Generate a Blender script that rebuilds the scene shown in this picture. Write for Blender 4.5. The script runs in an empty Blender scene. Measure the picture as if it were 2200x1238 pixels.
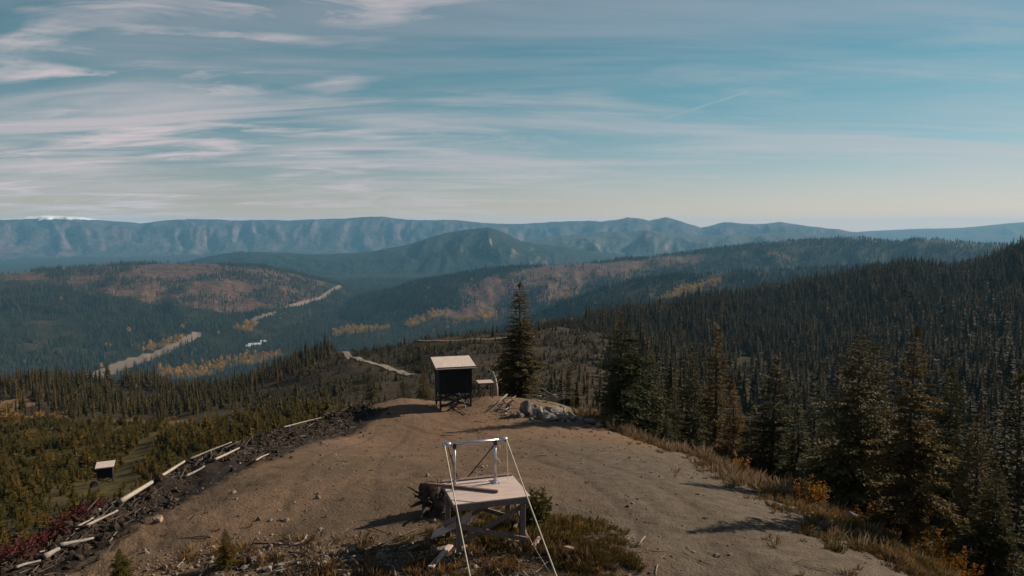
import bpy, bmesh, math, random
import numpy as np
from mathutils import Vector, Matrix, Euler

random.seed(7); rng = np.random.default_rng(11)
scene = bpy.context.scene
col = scene.collection
R = math.radians

# ------------------------------------------------------------------ camera
CZ = 4.95; PITCH = R(4.9); FPX = 1514.0; W0, H0 = 2200, 1238
cam_d = bpy.data.cameras.new('camera'); cam = bpy.data.objects.new('camera', cam_d); col.objects.link(cam)
cam.location = (0, 0, CZ); cam.rotation_euler = (R(90) - PITCH, 0, 0)
cam_d.sensor_width = 36.0; cam_d.lens = FPX / W0 * 36.0
cam_d.clip_start = 0.1; cam_d.clip_end = 60000
scene.camera = cam

# ------------------------------------------------------------------ light
SUN_AZ = R(62); SUN_EL = R(26.5)            # azimuth clockwise from +Y (straight ahead)
SUN_STRENGTH = 5.0; SKY_STRENGTH = 0.05; EXPOSURE = 0.72
HAZE_DENSITY = 4.6e-5
sd = bpy.data.lights.new('sun', 'SUN'); sd.energy = SUN_STRENGTH; sd.angle = R(0.53); sd.color = (1.0, 0.85, 0.69)
sun = bpy.data.objects.new('sun', sd); col.objects.link(sun)
sdir = Vector((math.sin(SUN_AZ) * math.cos(SUN_EL), math.cos(SUN_AZ) * math.cos(SUN_EL), math.sin(SUN_EL)))
sun.rotation_euler = (-sdir).to_track_quat('-Z', 'Y').to_euler(); sun.location = sdir * 60

def _dir(px, py):
    u = (px - 1100) / FPX; v = (619 - py) / FPX
    return Vector((u, math.cos(PITCH) + v * math.sin(PITCH), -math.sin(PITCH) + v * math.cos(PITCH))).normalized()
_c0, _c1 = _dir(1375, 272), _dir(1610, 196)
CONTRAIL_N = tuple(_c0.cross(_c1).normalized()); CONTRAIL_T = (1.0, 0.0, 0.0)
world = bpy.data.worlds.new('World'); scene.world = world; world.use_nodes = True
wt = world.node_tree; wt.nodes.clear()
def wn(t, **k):
    n = wt.nodes.new(t)
    for a, b in k.items(): setattr(n, a, b)
    return n
def wmath(op, a, b=None, clamp=False):
    n = wn('ShaderNodeMath', operation=op); n.use_clamp = clamp
    for i, s in enumerate((a, b)):
        if s is None: continue
        if isinstance(s, (int, float)): n.inputs[i].default_value = s
        else: wt.links.new(s, n.inputs[i])
    return n.outputs[0]
def wmix(fac, a, b, mode='MIX'):
    n = wn('ShaderNodeMix', data_type='RGBA', blend_type=mode)
    for i, s in zip((0, 6, 7), (fac, a, b)):
        if isinstance(s, (int, float)): n.inputs[i].default_value = s
        elif isinstance(s, tuple): n.inputs[i].default_value = (*s, 1)
        else: wt.links.new(s, n.inputs[i])
    return n.outputs[2]
def wramp(s, a, b):
    n = wn('ShaderNodeMapRange', interpolation_type='SMOOTHSTEP'); wt.links.new(s, n.inputs[0])
    n.inputs[1].default_value = a; n.inputs[2].default_value = b
    return n.outputs[0]
sky = wn('ShaderNodeTexSky', sky_type='NISHITA'); sky.sun_disc = False
sky.sun_elevation = SUN_EL; sky.sun_rotation = SUN_AZ
sky.altitude = 1200; sky.air_density = 1.15; sky.dust_density = 0.0; sky.ozone_density = 1.5
tc = wn('ShaderNodeTexCoord'); sp = wn('ShaderNodeSeparateXYZ'); wt.links.new(tc.outputs['Generated'], sp.inputs[0])
tint = wmix(1.0, sky.outputs[0], wmix(wramp(sp.outputs[2], -0.02, 0.22), (0.87, 0.69, 0.76), (0.46, 0.77, 0.69)), 'MULTIPLY')
zz = wmath('ADD', wmath('MAXIMUM', sp.outputs[2], 0.0), 0.10)
cx = wmath('DIVIDE', sp.outputs[0], zz); cy = wmath('DIVIDE', sp.outputs[1], zz)
cb = wn('ShaderNodeCombineXYZ'); wt.links.new(cx, cb.inputs[0]); wt.links.new(cy, cb.inputs[1])
def cloud_noise(loc, rot, scale, sc, detail, rough, dist):
    mp = wn('ShaderNodeMapping'); mp.inputs['Location'].default_value = loc
    mp.inputs['Rotation'].default_value = (0, 0, rot); mp.inputs['Scale'].default_value = scale
    wt.links.new(cb.outputs[0], mp.inputs[0])
    nz = wn('ShaderNodeTexNoise'); nz.inputs['Scale'].default_value = sc; nz.inputs['Detail'].default_value = detail
    nz.inputs['Roughness'].default_value = rough; nz.inputs['Distortion'].default_value = dist
    wt.links.new(mp.outputs[0], nz.inputs[0]); return nz.outputs[0]
big = cloud_noise((3.1, 1.7, 0), R(8), (0.16, 0.30, 1), 1.0, 3, 0.5, 0.4)
streak = cloud_noise((0.4, 2.2, 0), R(-9), (0.26, 0.95, 1), 2.0, 8, 0.58, 0.7)
wisp = cloud_noise((7.3, 4.1, 0), R(-20), (0.6, 1.35, 1), 2.3, 10, 0.62, 0.7)
left = wramp(sp.outputs[0], 0.25, -0.45)
patch = wmath('MULTIPLY', wramp(wisp, 0.36, 0.68), wramp(cloud_noise((1.2, 6.3, 0), R(-12), (0.5, 0.9, 1), 1.1, 4, 0.55, 0.5), 0.38, 0.58))
cf = wmath('MULTIPLY', patch, wmath('ADD', wmath('MULTIPLY', left, 0.75), 0.25))
band = wmath('MULTIPLY', wramp(streak, 0.36, 0.70), 0.85)               # long flat streaks low in the sky
lowband = wmath('MULTIPLY', wramp(sp.outputs[2], 0.34, 0.10), wramp(sp.outputs[2], 0.015, 0.07))
cf = wmath('MAXIMUM', cf, wmath('MULTIPLY', band, wmath('ADD', wmath('MULTIPLY', wmath('MULTIPLY', lowband, wmath('ADD', wmath('MULTIPLY', left, 0.45), 0.5)), 0.9), 0.10)))
veil = wmath('ADD', wmath('MULTIPLY', wramp(wmath('ADD', wmath('MULTIPLY', streak, 0.5), wmath('MULTIPLY', big, 0.5)), 0.42, 0.62), 0.26), 0.02)            # thin even cirrus veil
cf = wmath('MAXIMUM', cf, veil)
# old contrail: a faint straight streak
dotn = wn('ShaderNodeVectorMath', operation='DOT_PRODUCT'); wt.links.new(tc.outputs['Generated'], dotn.inputs[0]); dotn.inputs[1].default_value = CONTRAIL_N
dist = wmath('ABSOLUTE', dotn.outputs['Value'])
dott = wn('ShaderNodeVectorMath', operation='DOT_PRODUCT'); wt.links.new(tc.outputs['Generated'], dott.inputs[0]); dott.inputs[1].default_value = CONTRAIL_T
along = wmath('MULTIPLY', wramp(dott.outputs['Value'], 0.165, 0.19), wramp(dott.outputs['Value'], 0.325, 0.30))
cf = wmath('MAXIMUM', cf, wmath('MULTIPLY', wmath('MULTIPLY', wramp(dist, 0.0028, 0.0003), along), wmath('ADD', wmath('MULTIPLY', wisp, 0.4), 0.05)))
CLOUD = (7.5, 6.55, 6.75)
mixc = wmix(cf, tint, CLOUD)
bg = wn('ShaderNodeBackground'); wt.links.new(mixc, bg.inputs[0]); bg.inputs[1].default_value = SKY_STRENGTH
wo = wn('ShaderNodeOutputWorld'); wt.links.new(bg.outputs[0], wo.inputs[0])

vs = scene.view_settings; vs.view_transform = 'Standard'; vs.look = 'None'; vs.exposure = EXPOSURE; vs.gamma = 1.0
vs.use_curve_mapping = False
scene.render.engine = 'CYCLES'
cy_ = scene.cycles
cy_.use_denoising = True
try: cy_.denoiser = 'OPENIMAGEDENOISE'
except Exception: pass
cy_.max_bounces = 5; cy_.diffuse_bounces = 2; cy_.glossy_bounces = 2; cy_.transmission_bounces = 2
cy_.volume_bounces = 1; cy_.transparent_max_bounces = 8; cy_.sample_clamp_indirect = 4.0

# ------------------------------------------------------------------ projection helpers (used once, to find world positions)
cp, sp_ = math.cos(PITCH), math.sin(PITCH)
def ray(px, py):
    u = (px - W0 / 2) / FPX; v = (H0 / 2 - py) / FPX
    return u, cp + v * sp_, -sp_ + v * cp
def polar(px, py, r):
    """ground point seen at a pixel, at horizontal range r -> theta, r, z"""
    a, b, c = ray(px, py); h = math.hypot(a, b)
    return math.atan2(a, b), r, CZ + c / h * r
def z_at(py, y):
    v = (H0 / 2 - py) / FPX
    return CZ + y * (v * cp - sp_) / (cp + v * sp_)

# ------------------------------------------------------------------ numpy noise
_perm = rng.permutation(256); _perm = np.concatenate([_perm, _perm, _perm])
_grad = np.stack([np.cos(np.arange(256) * 2.399963), np.sin(np.arange(256) * 2.399963)], 1)
def pnoise(x, y):
    x = np.asarray(x, float); y = np.asarray(y, float)
    xi = np.floor(x).astype(np.int64); yi = np.floor(y).astype(np.int64)
    xf = x - xi; yf = y - yi; xi &= 255; yi &= 255
    u = xf * xf * xf * (xf * (xf * 6 - 15) + 10); v = yf * yf * yf * (yf * (yf * 6 - 15) + 10)
    def g(ix, iy, dx, dy):
        h = _perm[_perm[ix] + iy]; gr = _grad[h]
        return gr[..., 0] * dx + gr[..., 1] * dy
    n00 = g(xi, yi, xf, yf); n10 = g(xi + 1, yi, xf - 1, yf)
    n01 = g(xi, yi + 1, xf, yf - 1); n11 = g(xi + 1, yi + 1, xf - 1, yf - 1)
    return (n00 * (1 - u) + n10 * u) * (1 - v) + (n01 * (1 - u) + n11 * u) * v * 1.0
def fbm(x, y, o=5, g=0.5):
    s = 0; a = 1.0
    for i in range(o):
        s = s + a * pnoise(x * 2 ** i + 17.3 * i, y * 2 ** i + 5.1 * i); a *= g
    return s
def ridged(x, y, o=4, g=0.5):
    s = 0; a = 1.0
    for i in range(o):
        s = s + a * (1 - 2 * np.abs(pnoise(x * 2 ** i + 9.3 * i, y * 2 ** i + 3.7 * i))); a *= g
    return s
def sstep(a, b, x):
    t = np.clip((x - a) / (b - a), 0, 1); return t * t * (3 - 2 * t)

# ------------------------------------------------------------------ terrain
ctrl = []   # x, y, z
def cw(x, y, z): ctrl.append((x, y, z))
def cpx(px, py, r):
    t, r, z = polar(px, py, r); ctrl.append((r * math.sin(t), r * math.cos(t), z))
def cpol(deg, r, z): ctrl.append((r * math.sin(R(deg)), r * math.cos(R(deg)), z))
# knoll
for p in [(0, 0, .3), (-.2, 10.8, -.04), (-4, 10, -.02), (3, 10, -.02), (0, 6, .2), (-.5, 14, -.35), (-1.5, 18.8, -1.5), (2.5, 18, -1.3),
          (-3, 24, -2.75), (1.5, 25, -2.8), (-1, 30, -4.0), (-6, 30, -4.3), (-3.9, 36.7, -4.75), (-1, 36, -4.6), (-1.5, 39, -4.5), (3, 32, -4.4),
          (-6.6, 40.5, -4.85), (-8.6, 34, -4.8), (-9.8, 36.2, -4.95), (-10.3, 28.2, -3.8), (-9.7, 20.5, -2.4), (-8.2, 14.1, -1.0), (-7.7, 10.4, -.35),
          (-5, 15, -.5), (-6, 21, -1.9), (5.4, 35, -5.2), (6.85, 25.3, -3.5), (6.6, 16.2, -1.6), (6.4, 12.4, -.8), (6.3, 10.6, -.5),
          (4.5, 14, -.7), (4.5, 22, -2.4), (8.0, 12.0, -1.5), (8.2, 14.2, -1.65), (9.6, 17.3, -3.0), (9.5, 26, -5.2), (8.5, 36, -7.2), (2.5, 42, -5.6), (-3, 45, -6.6), (-10, 45, -8.2),
          (14, 15, -6.5), (25, 20, -14), (18, 38, -14), (40, 40, -26), (-11, 14, -2.6), (-12.5, 20, -4.4), (-13.5, 28, -6.4), (-13.5, 36, -7.8), (-11, 9, -1.8),
          (0, -8, .0), (-8, 0, -.6), (7, 0, -.6), (-20, -2, -6), (20, 0, -8), (0, -25, -5), (25, -25, -15), (-25, -25, -15)]:
    cw(*p)
# left slope
for p in [(20, 1200, 35), (100, 1100, 55), (228, 1012, 91), (500, 920, 106), (640, 892, 104), (380, 960, 98), (60, 1010, 100), (120, 930, 150),
          (300, 905, 225), (50, 880, 240), (300, 860, 310), (450, 890, 200), (560, 880, 190),
          (300, 832, 390), (50, 828, 400), (480, 838, 370)]:
    cpx(*p)
# spur with the road
for p in [(885, 807, 232), (740, 757, 340), (620, 830, 260), (550, 862, 235), (800, 842, 195), (1000, 740, 290), (900, 742, 310), (1150, 722, 340), (1300, 722, 345),
          (700, 790, 290), (950, 800, 225), (1060, 800, 220), (600, 800, 330), (660, 770, 350)]:
    cpx(*p)
cw(-15, 100, -24); cw(-30, 140, -33); cw(20, 130, -36); cw(55, 150, -52)
for a, r, z in [(-22, 430, -95), (-10, 430, -72), (-4, 430, -66), (-35, 520, -128), (-18, 560, -125), (-6, 600, -118), (-30, 850, -215), (-12, 900, -215), (3, 900, -150),
                (-30, 1250, -275), (-12, 1300, -280), (0, 1300, -260), (-50, 500, -120), (-50, 1000, -230), (-50, 150, -42)]:
    cpol(a, r, z)
# right hillside
for p in [(1700, 900, 260), (1700, 800, 400), (1700, 700, 620), (1700, 622, 930), (1450, 664, 700), (1450, 760, 430), (1210, 702, 540), (1330, 760, 400),
          (2100, 900, 240), (2100, 800, 360), (2100, 700, 540), (2100, 610, 800), (2150, 556, 960), (1950, 578, 980), (1800, 606, 950), (1560, 646, 800), (1300, 690, 600),
          (2250, 520, 950), (2250, 700, 520), (1850, 700, 580), (1500, 850, 260)]:
    cpx(*p)
for a, r, z in [(6, 1000, -160), (14, 1100, -150), (24, 1300, -150), (34, 1350, -110), (45, 950, 10), (45, 400, -45), (50, 150, -32), (8, 1300, -235), (20, 1600, -230),
                (60, 900, 10), (80, 600, -60), (80, 150, -35), (-80, 150, -40), (-80, 600, -120), (130, 200, -50), (-130, 200, -50), (180, 200, -50), (180, 900, -120), (130, 900, -120),
                (-130, 900, -150), (-80, 1300, -250), (80, 1300, -120), (180, 80, -22), (100, 60, -24), (-100, 60, -18)]:
    cpol(a, r, z)
C = np.array(ctrl)
def qmap(x, y):
    r = np.hypot(x, y); s = np.log1p(r / 6.0) / np.maximum(r, 1e-6)
    return x * s, y * s, r
def tps(d2): return d2 * np.log(d2 + 1e-12) * 0.5
_cx, _cy, _cr = qmap(C[:, 0], C[:, 1])
_val = C[:, 2] / (_cr + 12.0)
n = len(C)
K = tps((_cx[:, None] - _cx) ** 2 + (_cy[:, None] - _cy) ** 2) + np.eye(n) * 2e-3
P = np.stack([np.ones(n), _cx, _cy], 1)
A = np.zeros((n + 3, n + 3)); A[:n, :n] = K; A[:n, n:] = P; A[n:, :n] = P.T
_w = np.linalg.solve(A, np.concatenate([_val, np.zeros(3)]))
def z_near(x, y):
    qx, qy, r = qmap(x, y); sh = qx.shape; qx = qx.ravel(); qy = qy.ravel()
    out = _w[n] + _w[n + 1] * qx + _w[n + 2] * qy
    for i in range(n):
        out += _w[i] * tps((qx - _cx[i]) ** 2 + (qy - _cy[i]) ** 2)
    return out.reshape(sh) * (r + 12.0)

FLOOR = -300.0
def crest(points):
    th, rr, zz = [], [], []
    for px, py, r in points:
        t, r, z = polar(px, py, r); th.append(t); rr.append(r); zz.append(z)
    o = np.argsort(th)
    return np.array(th)[o], np.array(rr)[o], np.array(zz)[o]
RIDGES = {
 'left_hill': dict(c=crest([(-700, 620, 2700), (-300, 604, 2800), (0, 590, 2900), (150, 577, 3000), (260, 570, 3050), (400, 566, 3100), (560, 572, 3200), (650, 590, 3300), (730, 614, 3300), (770, 640, 3300)]),
      wf=1500, wb=900, p=1.0, gul=.16, gl=260, cn=8),
 'mid_ridge': dict(c=crest([(690, 690, 2650), (735, 664, 2650), (800, 640, 2700), (900, 608, 2800), (1000, 588, 2900), (1100, 575, 3000), (1200, 570, 3100), (1300, 564, 3200), (1340, 556, 3300), (1400, 553, 3400),
       (1500, 540, 3600), (1600, 528, 3700), (1680, 518, 3800), (1850, 511, 4000), (1920, 520, 4000), (1970, 514, 3900), (2010, 514, 3900), (2100, 524, 3900), (2300, 530, 3900)]),
      wf=1000, wb=900, p=1.0, gul=.22, gl=240, cn=7),
 'spur_ridge': dict(c=crest([(1130, 690, 1750), (1190, 663, 1800), (1260, 636, 1850), (1330, 612, 1900), (1400, 598, 1950), (1500, 588, 2050), (1650, 584, 2150), (1800, 575, 2300), (2200, 570, 2400)]),
      wf=650, wb=500, p=1.0, gul=.14, gl=160, cn=5),
 'peak_mountain': dict(c=crest([(330, 580, 5400), (430, 555, 5500), (520, 541, 5600), (620, 545, 5700), (700, 548, 5700), (800, 541, 5800), (880, 525, 5900), (955, 501, 6000), (1000, 493, 6000), (1050, 489, 6000),
       (1080, 499, 6000), (1120, 518, 6100), (1200, 529, 6300), (1300, 546, 6500), (1400, 560, 6600), (1500, 580, 6600)]),
      wf=1500, wb=1500, p=1.0, gul=.46, gl=360, cn=12),
 'front_range': dict(c=crest([(950, 545, 8000), (1100, 522, 8000), (1180, 508, 8000), (1300, 498, 8100), (1390, 494, 8200), (1480, 507, 8200), (1600, 503, 8300), (1700, 497, 8400), (1800, 506, 8500), (1900, 522, 8500), (2000, 540, 8500)]),
      wf=1800, wb=1500, p=1.0, gul=.5, gl=520, cn=20),
 'plateau': dict(c=crest([(-900, 470, 10500), (-400, 468, 10500), (-40, 468, 10500), (0, 471, 10500), (30, 470, 10500), (60, 465, 10500), (130, 463, 10500), (180, 467, 10500), (235, 475, 10500), (300, 478, 10500),
       (345, 474, 10500), (410, 470, 10500), (520, 473, 10500), (640, 472, 10500), (740, 470, 10500), (780, 467, 10500), (820, 465, 10500), (860, 470, 10500), (900, 473, 10500), (980, 473, 10500), (1030, 478, 10500),
       (1075, 482, 10600), (1130, 480, 10700), (1200, 476, 10800), (1265, 473, 10800), (1290, 476, 10800), (1350, 467, 10800), (1372, 469, 10800), (1395, 474, 10800), (1432, 466, 10800), (1470, 477, 10800), (1505, 488, 10800),
       (1530, 484, 10800), (1556, 477, 10800), (1620, 481, 10800), (1675, 477, 10800), (1740, 486, 10800), (1800, 492, 10900), (1850, 501, 11000), (1900, 512, 11000), (2000, 540, 11000)]),
      wf=2600, wb=2000, p=.62, gul=.42, gl=430, cn=22),
 'distant_range': dict(c=crest([(1700, 520, 14000), (1790, 505, 14000), (1850, 497, 14000), (1920, 493, 14000), (1990, 491, 14000), (2050, 490, 14000), (2110, 485, 14000), (2160, 479, 14000), (2200, 477, 14000), (2300, 470, 14000), (2700, 480, 14000)]),
      wf=2500, wb=1200, p=1.0, gul=.3, gl=800, cn=22),
}
RN = list(RIDGES)
def ridge_z(name, th, r, x, y):
    d = RIDGES[name]; t, rc, zc = d['c']
    zz = np.interp(th, t, zc, left=FLOOR - 60, right=FLOOR - 60)
    # fade beyond the ends
    lo = sstep(t[0] - 0.12, t[0], th) * (1 - sstep(t[-1], t[-1] + 0.12, th))
    zz = FLOOR - 40 + (np.interp(th, t, zc) - FLOOR + 40) * lo
    rcc = np.interp(th, t, rc)
    zz = zz + d['cn'] * fbm(th * rcc / (d['gl'] * .8) + 3, rcc * 0 + 1.7, 5, .55) * .6
    dd = rcc - r
    f = np.where(dd >= 0, dd / d['wf'], -dd / d['wb'])
    f = np.clip(f, 0, 1.0)
    prof = (1 - f) * .55 + (0.5 + 0.5 * np.cos(np.pi * f)) * .45
    if d['p'] != 1.0: prof = np.where(dd >= 0, np.clip(1 - f, 0, 1) ** 1.0 * .35 + .65 * (1 - sstep(.0, .62, f)), prof)
    warp = fbm(x / (d['gl'] * 3), y / (d['gl'] * 3), 3) * .8
    g = ridged(th * rcc / d['gl'] + warp, r / (d['gl'] * 3.2) + warp, 4, .55)
    prof = prof + d['gul'] * (g - .9) * prof * (1 - prof) * 2.2
    return FLOOR - 40 + (zz - FLOOR + 40) * prof

# berm of bulldozed soil and wood along the left edge of the clearing
BERM = np.array([(-7.0, 6.0), (-7.75, 9.6), (-8.0, 12.0), (-8.4, 14.1), (-9.1, 17.5), (-9.8, 20.5), (-10.2, 24.5), (-10.4, 28.2), (-10.2, 32), (-9.8, 36.2), (-9.2, 38.6)])
def poly_dist(x, y, P):
    best = np.full(np.shape(x), 1e9); side = np.zeros(np.shape(x)); par = np.zeros(np.shape(x))
    for i, (a, b) in enumerate(zip(P[:-1], P[1:])):
        ab = b - a; t = np.clip(((x - a[0]) * ab[0] + (y - a[1]) * ab[1]) / (ab @ ab), 0, 1)
        d = np.hypot(x - a[0] - t * ab[0], y - a[1] - t * ab[1])
        cr = ab[0] * (y - a[1]) - ab[1] * (x - a[0])
        m = d < best; best = np.where(m, d, best); side = np.where(m, np.sign(cr), side); par = np.where(m, i + t, par)
    return best * np.where(side == 0, 1, side), par        # positive: left of the line
MOUND = (-.1, 10.9)
_tc = np.array([(2.6, 9.0), (2.9, 12.0), (2.4, 16), (1.0, 21), (-.8, 26), (-2.6, 30.5), (-5.2, 34.5), (-7.0, 38.5)]); _tc2 = np.array([(-3.4, 12.5), (-4.2, 17), (-4.9, 22), (-5.4, 27), (-5.6, 32)])
TRACKS = [np.column_stack([P[:, 0] + o, P[:, 1] + .25 * o]) for P in (_tc, _tc2) for o in (-.78, .78)]
def terrain(x, y, layers=False):
    x = np.asarray(x, float); y = np.asarray(y, float)
    r = np.hypot(x, y); th = np.arctan2(x, y)
    zn = z_near(x, y)
    amp = np.clip((r - 45) / 200, 0, 1)
    zn = zn + amp * (fbm(x / 55, y / 55, 4) * 4.0)
    k = sstep(np.log(1250), np.log(2000), np.log(np.maximum(r, 1)))
    fl = FLOOR + 9 * fbm(x / 420, y / 420, 4)
    z = zn * (1 - k) + fl * k
    lab = np.full(np.shape(x), -1)
    far = r > 900
    if far.any():
        for i, nm in enumerate(RN):
            zr = np.full(np.shape(x), -1e9); zr[far] = ridge_z(nm, th[far], r[far], x[far], y[far])
            m = zr > z; z = np.where(m, zr, z); lab = np.where(m, i, lab)
    near = r < 70
    if near.any():
        xn, yn = x[near], y[near]
        bd, bp = poly_dist(xn, yn, BERM)
        wd = .45 + .75 * sstep(1.5, 5.0, bp)
        bump = .30 * np.exp(-((bd + wd * .7) / wd) ** 4) * (0.7 + 1.1 * fbm(xn / .8, yn / .8, 4)) * sstep(10.4, 9.6, bp)
        bump += .10 * np.exp(-((bd + 1.6) / 1.0) ** 2) * fbm(xn / .5, yn / .5, 3)
        md = np.hypot((xn - MOUND[0]) / 1.9, (yn - MOUND[1]) / 1.2)
        bump += .02 * np.exp(-md ** 2) * (1 + .6 * fbm(xn / .4, yn / .4, 3))
        md = np.hypot((xn - 1.4) / .9, (yn - 10.1) / 1.1)
        bump += .22 * np.exp(-md ** 2)
        # rutted, lightly rough dirt
        bump += .055 * fbm(xn / 2.2, yn / 2.2, 4) + .018 * fbm(xn / .35, yn / .35, 3)
        for TP in TRACKS:
            tdd, _ = poly_dist(xn, yn, TP); bump -= .022 * np.exp(-(tdd / .14) ** 2) * (1 + fbm(xn / 1.5, yn / 1.5, 2))
        rub = np.exp(-(np.hypot((xn + 3.0) / 1.9, (yn - 10.0) / .8)) ** 2)
        bump += .10 * rub * (.6 + fbm(xn / .3, yn / .3, 3))
        out = z[near] + bump; z = z.copy(); z[near] = out
    return (z, lab) if layers else z
def gz(x, y): return float(terrain(np.array([x]), np.array([y]))[0])
def hit(px, py, rmax=3500):
    a, b, c = ray(px, py); h = math.hypot(a, b); s = c / h
    rr = np.exp(np.linspace(math.log(4), math.log(rmax), 2500))
    X = rr * a / h; Y = rr * b / h; zt = terrain(X, Y); zr = CZ + s * rr
    i = np.argmax(zr < zt)
    if not (zr < zt).any(): i = len(rr) - 1
    i = max(i, 1); d0 = zr[i - 1] - zt[i - 1]; d1 = zr[i] - zt[i]; t = d0 / (d0 - d1 + 1e-9); t = min(max(t, 0), 1)
    r = rr[i - 1] + t * (rr[i] - rr[i - 1])
    x, y = r * a / h, r * b / h
    return Vector((x, y, gz(x, y)))
def place(px, y):
    z = gz((px - 1100) / FPX * y, y); x = 0
    for _ in range(4):
        d = y * cp - (z - CZ) * sp_; x = (px - W0 / 2) / FPX * d; z = gz(x, y)
    return Vector((x, y, z))
def at(px, py, y):
    a, b, c = ray(px, py); t = y / b; return Vector((a * t, y, CZ + c * t))

# grid: full circle, finer in front, steps growing with range
th_f = np.linspace(R(-43), R(43), 660); th_b = np.linspace(R(43), R(317), 120)[1:-1]
TH = np.concatenate([th_f, th_b])
RR = np.concatenate([np.linspace(.5, 5.5, 8)[:-1], np.exp(np.linspace(math.log(5.5), math.log(60), 250))[:-1], np.exp(np.linspace(math.log(60), math.log(15800), 400))])
TG, RG = np.meshgrid(TH, RR, indexing='ij')
XG = RG * np.sin(TG); YG = RG * np.cos(TG)
ZG, LAB = terrain(XG, YG, True)
NT, NR = TG.shape
# line of sight from the camera over the bare terrain, for thinning hidden vegetation
EL = (ZG - CZ) / RG
RUN = np.maximum.accumulate(EL, axis=1)
def visible(x, y, z, h):
    th = np.arctan2(x, y); r = np.hypot(x, y)
    i = np.clip(np.searchsorted(th_f, th), 0, len(th_f) - 1); j = np.clip(np.searchsorted(RR, r) - 1, 0, NR - 1)
    return (np.abs(th) < R(42)) & ((z + h - CZ) / r > RUN[i, j])

def in_poly(x, y, P):
    P = np.asarray(P); x = np.asarray(x); c = np.zeros(x.shape, bool); j = len(P) - 1
    for i in range(len(P)):
        xi, yi = P[i]; xj, yj = P[j]
        with np.errstate(divide='ignore', invalid='ignore'):
            m = ((yi > y) != (yj > y)) & (x < (xj - xi) * (y - yi) / (yj - yi + 1e-12) + xi)
        c ^= m; j = i
    return c
def soft_poly(x, y, P, w):
    """1 inside, 0 outside, soft over width w"""
    P = np.asarray(P, float); d, _ = poly_dist(x, y, np.vstack([P, P[:1]])); d = np.abs(d)
    ins = in_poly(x, y, P)
    return sstep(-w, w, np.where(ins, d, -d))
def gpoly(pts): return [tuple(hit(px, py)[:2]) for px, py in pts]

RIGHT_EDGE = [(6.3, 2), (6.25, 10.6), (6.3, 12.4), (6.5, 16.2), (6.7, 20), (6.75, 25.3), (6.2, 30), (5.2, 34.0), (3.6, 36.0), (2.2, 38), (.6, 40), (-1.5, 41.3), (-4, 41.6), (-7, 41), (-9, 39)]
CLEAR = [(-6.4, 2)] + [(p[0] + 1.0, p[1]) for p in BERM[1:]] + RIGHT_EDGE[::-1]
# things seen on the far ground: bare gravel along the river, clear-cuts, golden stands
GRAVEL = [gpoly(p) for p in [
  [(180, 812), (215, 793), (262, 775), (330, 757), (385, 728), (420, 712), (438, 710), (432, 722), (395, 742), (350, 765), (300, 782), (240, 806), (212, 815)],
  [(600, 664), (640, 650), (690, 637), (738, 616), (748, 606), (718, 600), (672, 592), (668, 588), (725, 595), (752, 603), (744, 620), (700, 640), (650, 656)],
  [(520, 690), (560, 678), (600, 666), (590, 676), (545, 692)]]]
CUTS = [gpoly(p) for p in [
  [(140, 610), (160, 580), (200, 585), (190, 612)], [(250, 590), (300, 570), (470, 567), (480, 585), (390, 600), (300, 600)], [(240, 625), (330, 610), (390, 640), (330, 650)],
  [(400, 605), (520, 600), (560, 625), (500, 640), (420, 630)], [(460, 655), (540, 640), (590, 655), (560, 665), (480, 668)], [(0, 590), (100, 588), (110, 600), (0, 603)],
  [(1030, 660), (1040, 600), (1075, 585), (1095, 610), (1080, 640), (1060, 670)], [(1150, 580), (1210, 568), (1300, 566), (1390, 556), (1400, 572), (1330, 590), (1250, 612), (1200, 636), (1215, 600), (1160, 592)],
  [(960, 670), (1020, 650), (1080, 655), (1000, 690)], [(1400, 555), (1500, 545), (1490, 560), (1420, 566)], [(1680, 525), (1760, 520), (1780, 530), (1700, 535)], [(1800, 518), (1870, 514), (1890, 530), (1820, 532)],
  [(1460, 548), (1510, 545), (1520, 562), (1470, 560)]]]
MOSAIC = [gpoly(p) for p in [
  [(100, 600), (160, 578), (300, 570), (470, 568), (640, 592), (700, 606), (690, 640), (600, 664), (480, 672), (330, 655), (220, 630), (110, 615)],
  [(930, 694), (985, 640), (1040, 596), (1150, 576), (1300, 566), (1400, 556), (1520, 545), (1500, 566), (1330, 596), (1230, 630), (1100, 680), (1000, 696)],
  [(1640, 526), (1760, 518), (1880, 514), (2040, 520), (1960, 540), (1800, 545), (1690, 545)]]]
GOLD = [gpoly(p) for p in [
  [(715, 712), (760, 702), (835, 700), (838, 706), (780, 714), (725, 722)], [(870, 695), (900, 680), (950, 664), (955, 674), (915, 690), (880, 704)], [(960, 684), (1010, 676), (1070, 672), (1065, 682), (990, 692)],
  [(505, 700), (560, 690), (540, 712), (510, 708)], [(300, 745), (340, 735), (400, 722), (370, 740), (320, 752)], [(340, 795), (400, 785), (470, 780), (500, 790), (430, 812), (350, 815)], [(440, 780), (560, 760), (620, 762), (540, 785)],
  [(1400, 640), (1440, 625), (1520, 605), (1560, 600), (1540, 612), (1450, 640)], [(1630, 545), (1700, 538), (1690, 548), (1640, 552)], [(1190, 635), (1230, 622), (1250, 628), (1215, 642)]]]
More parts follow.
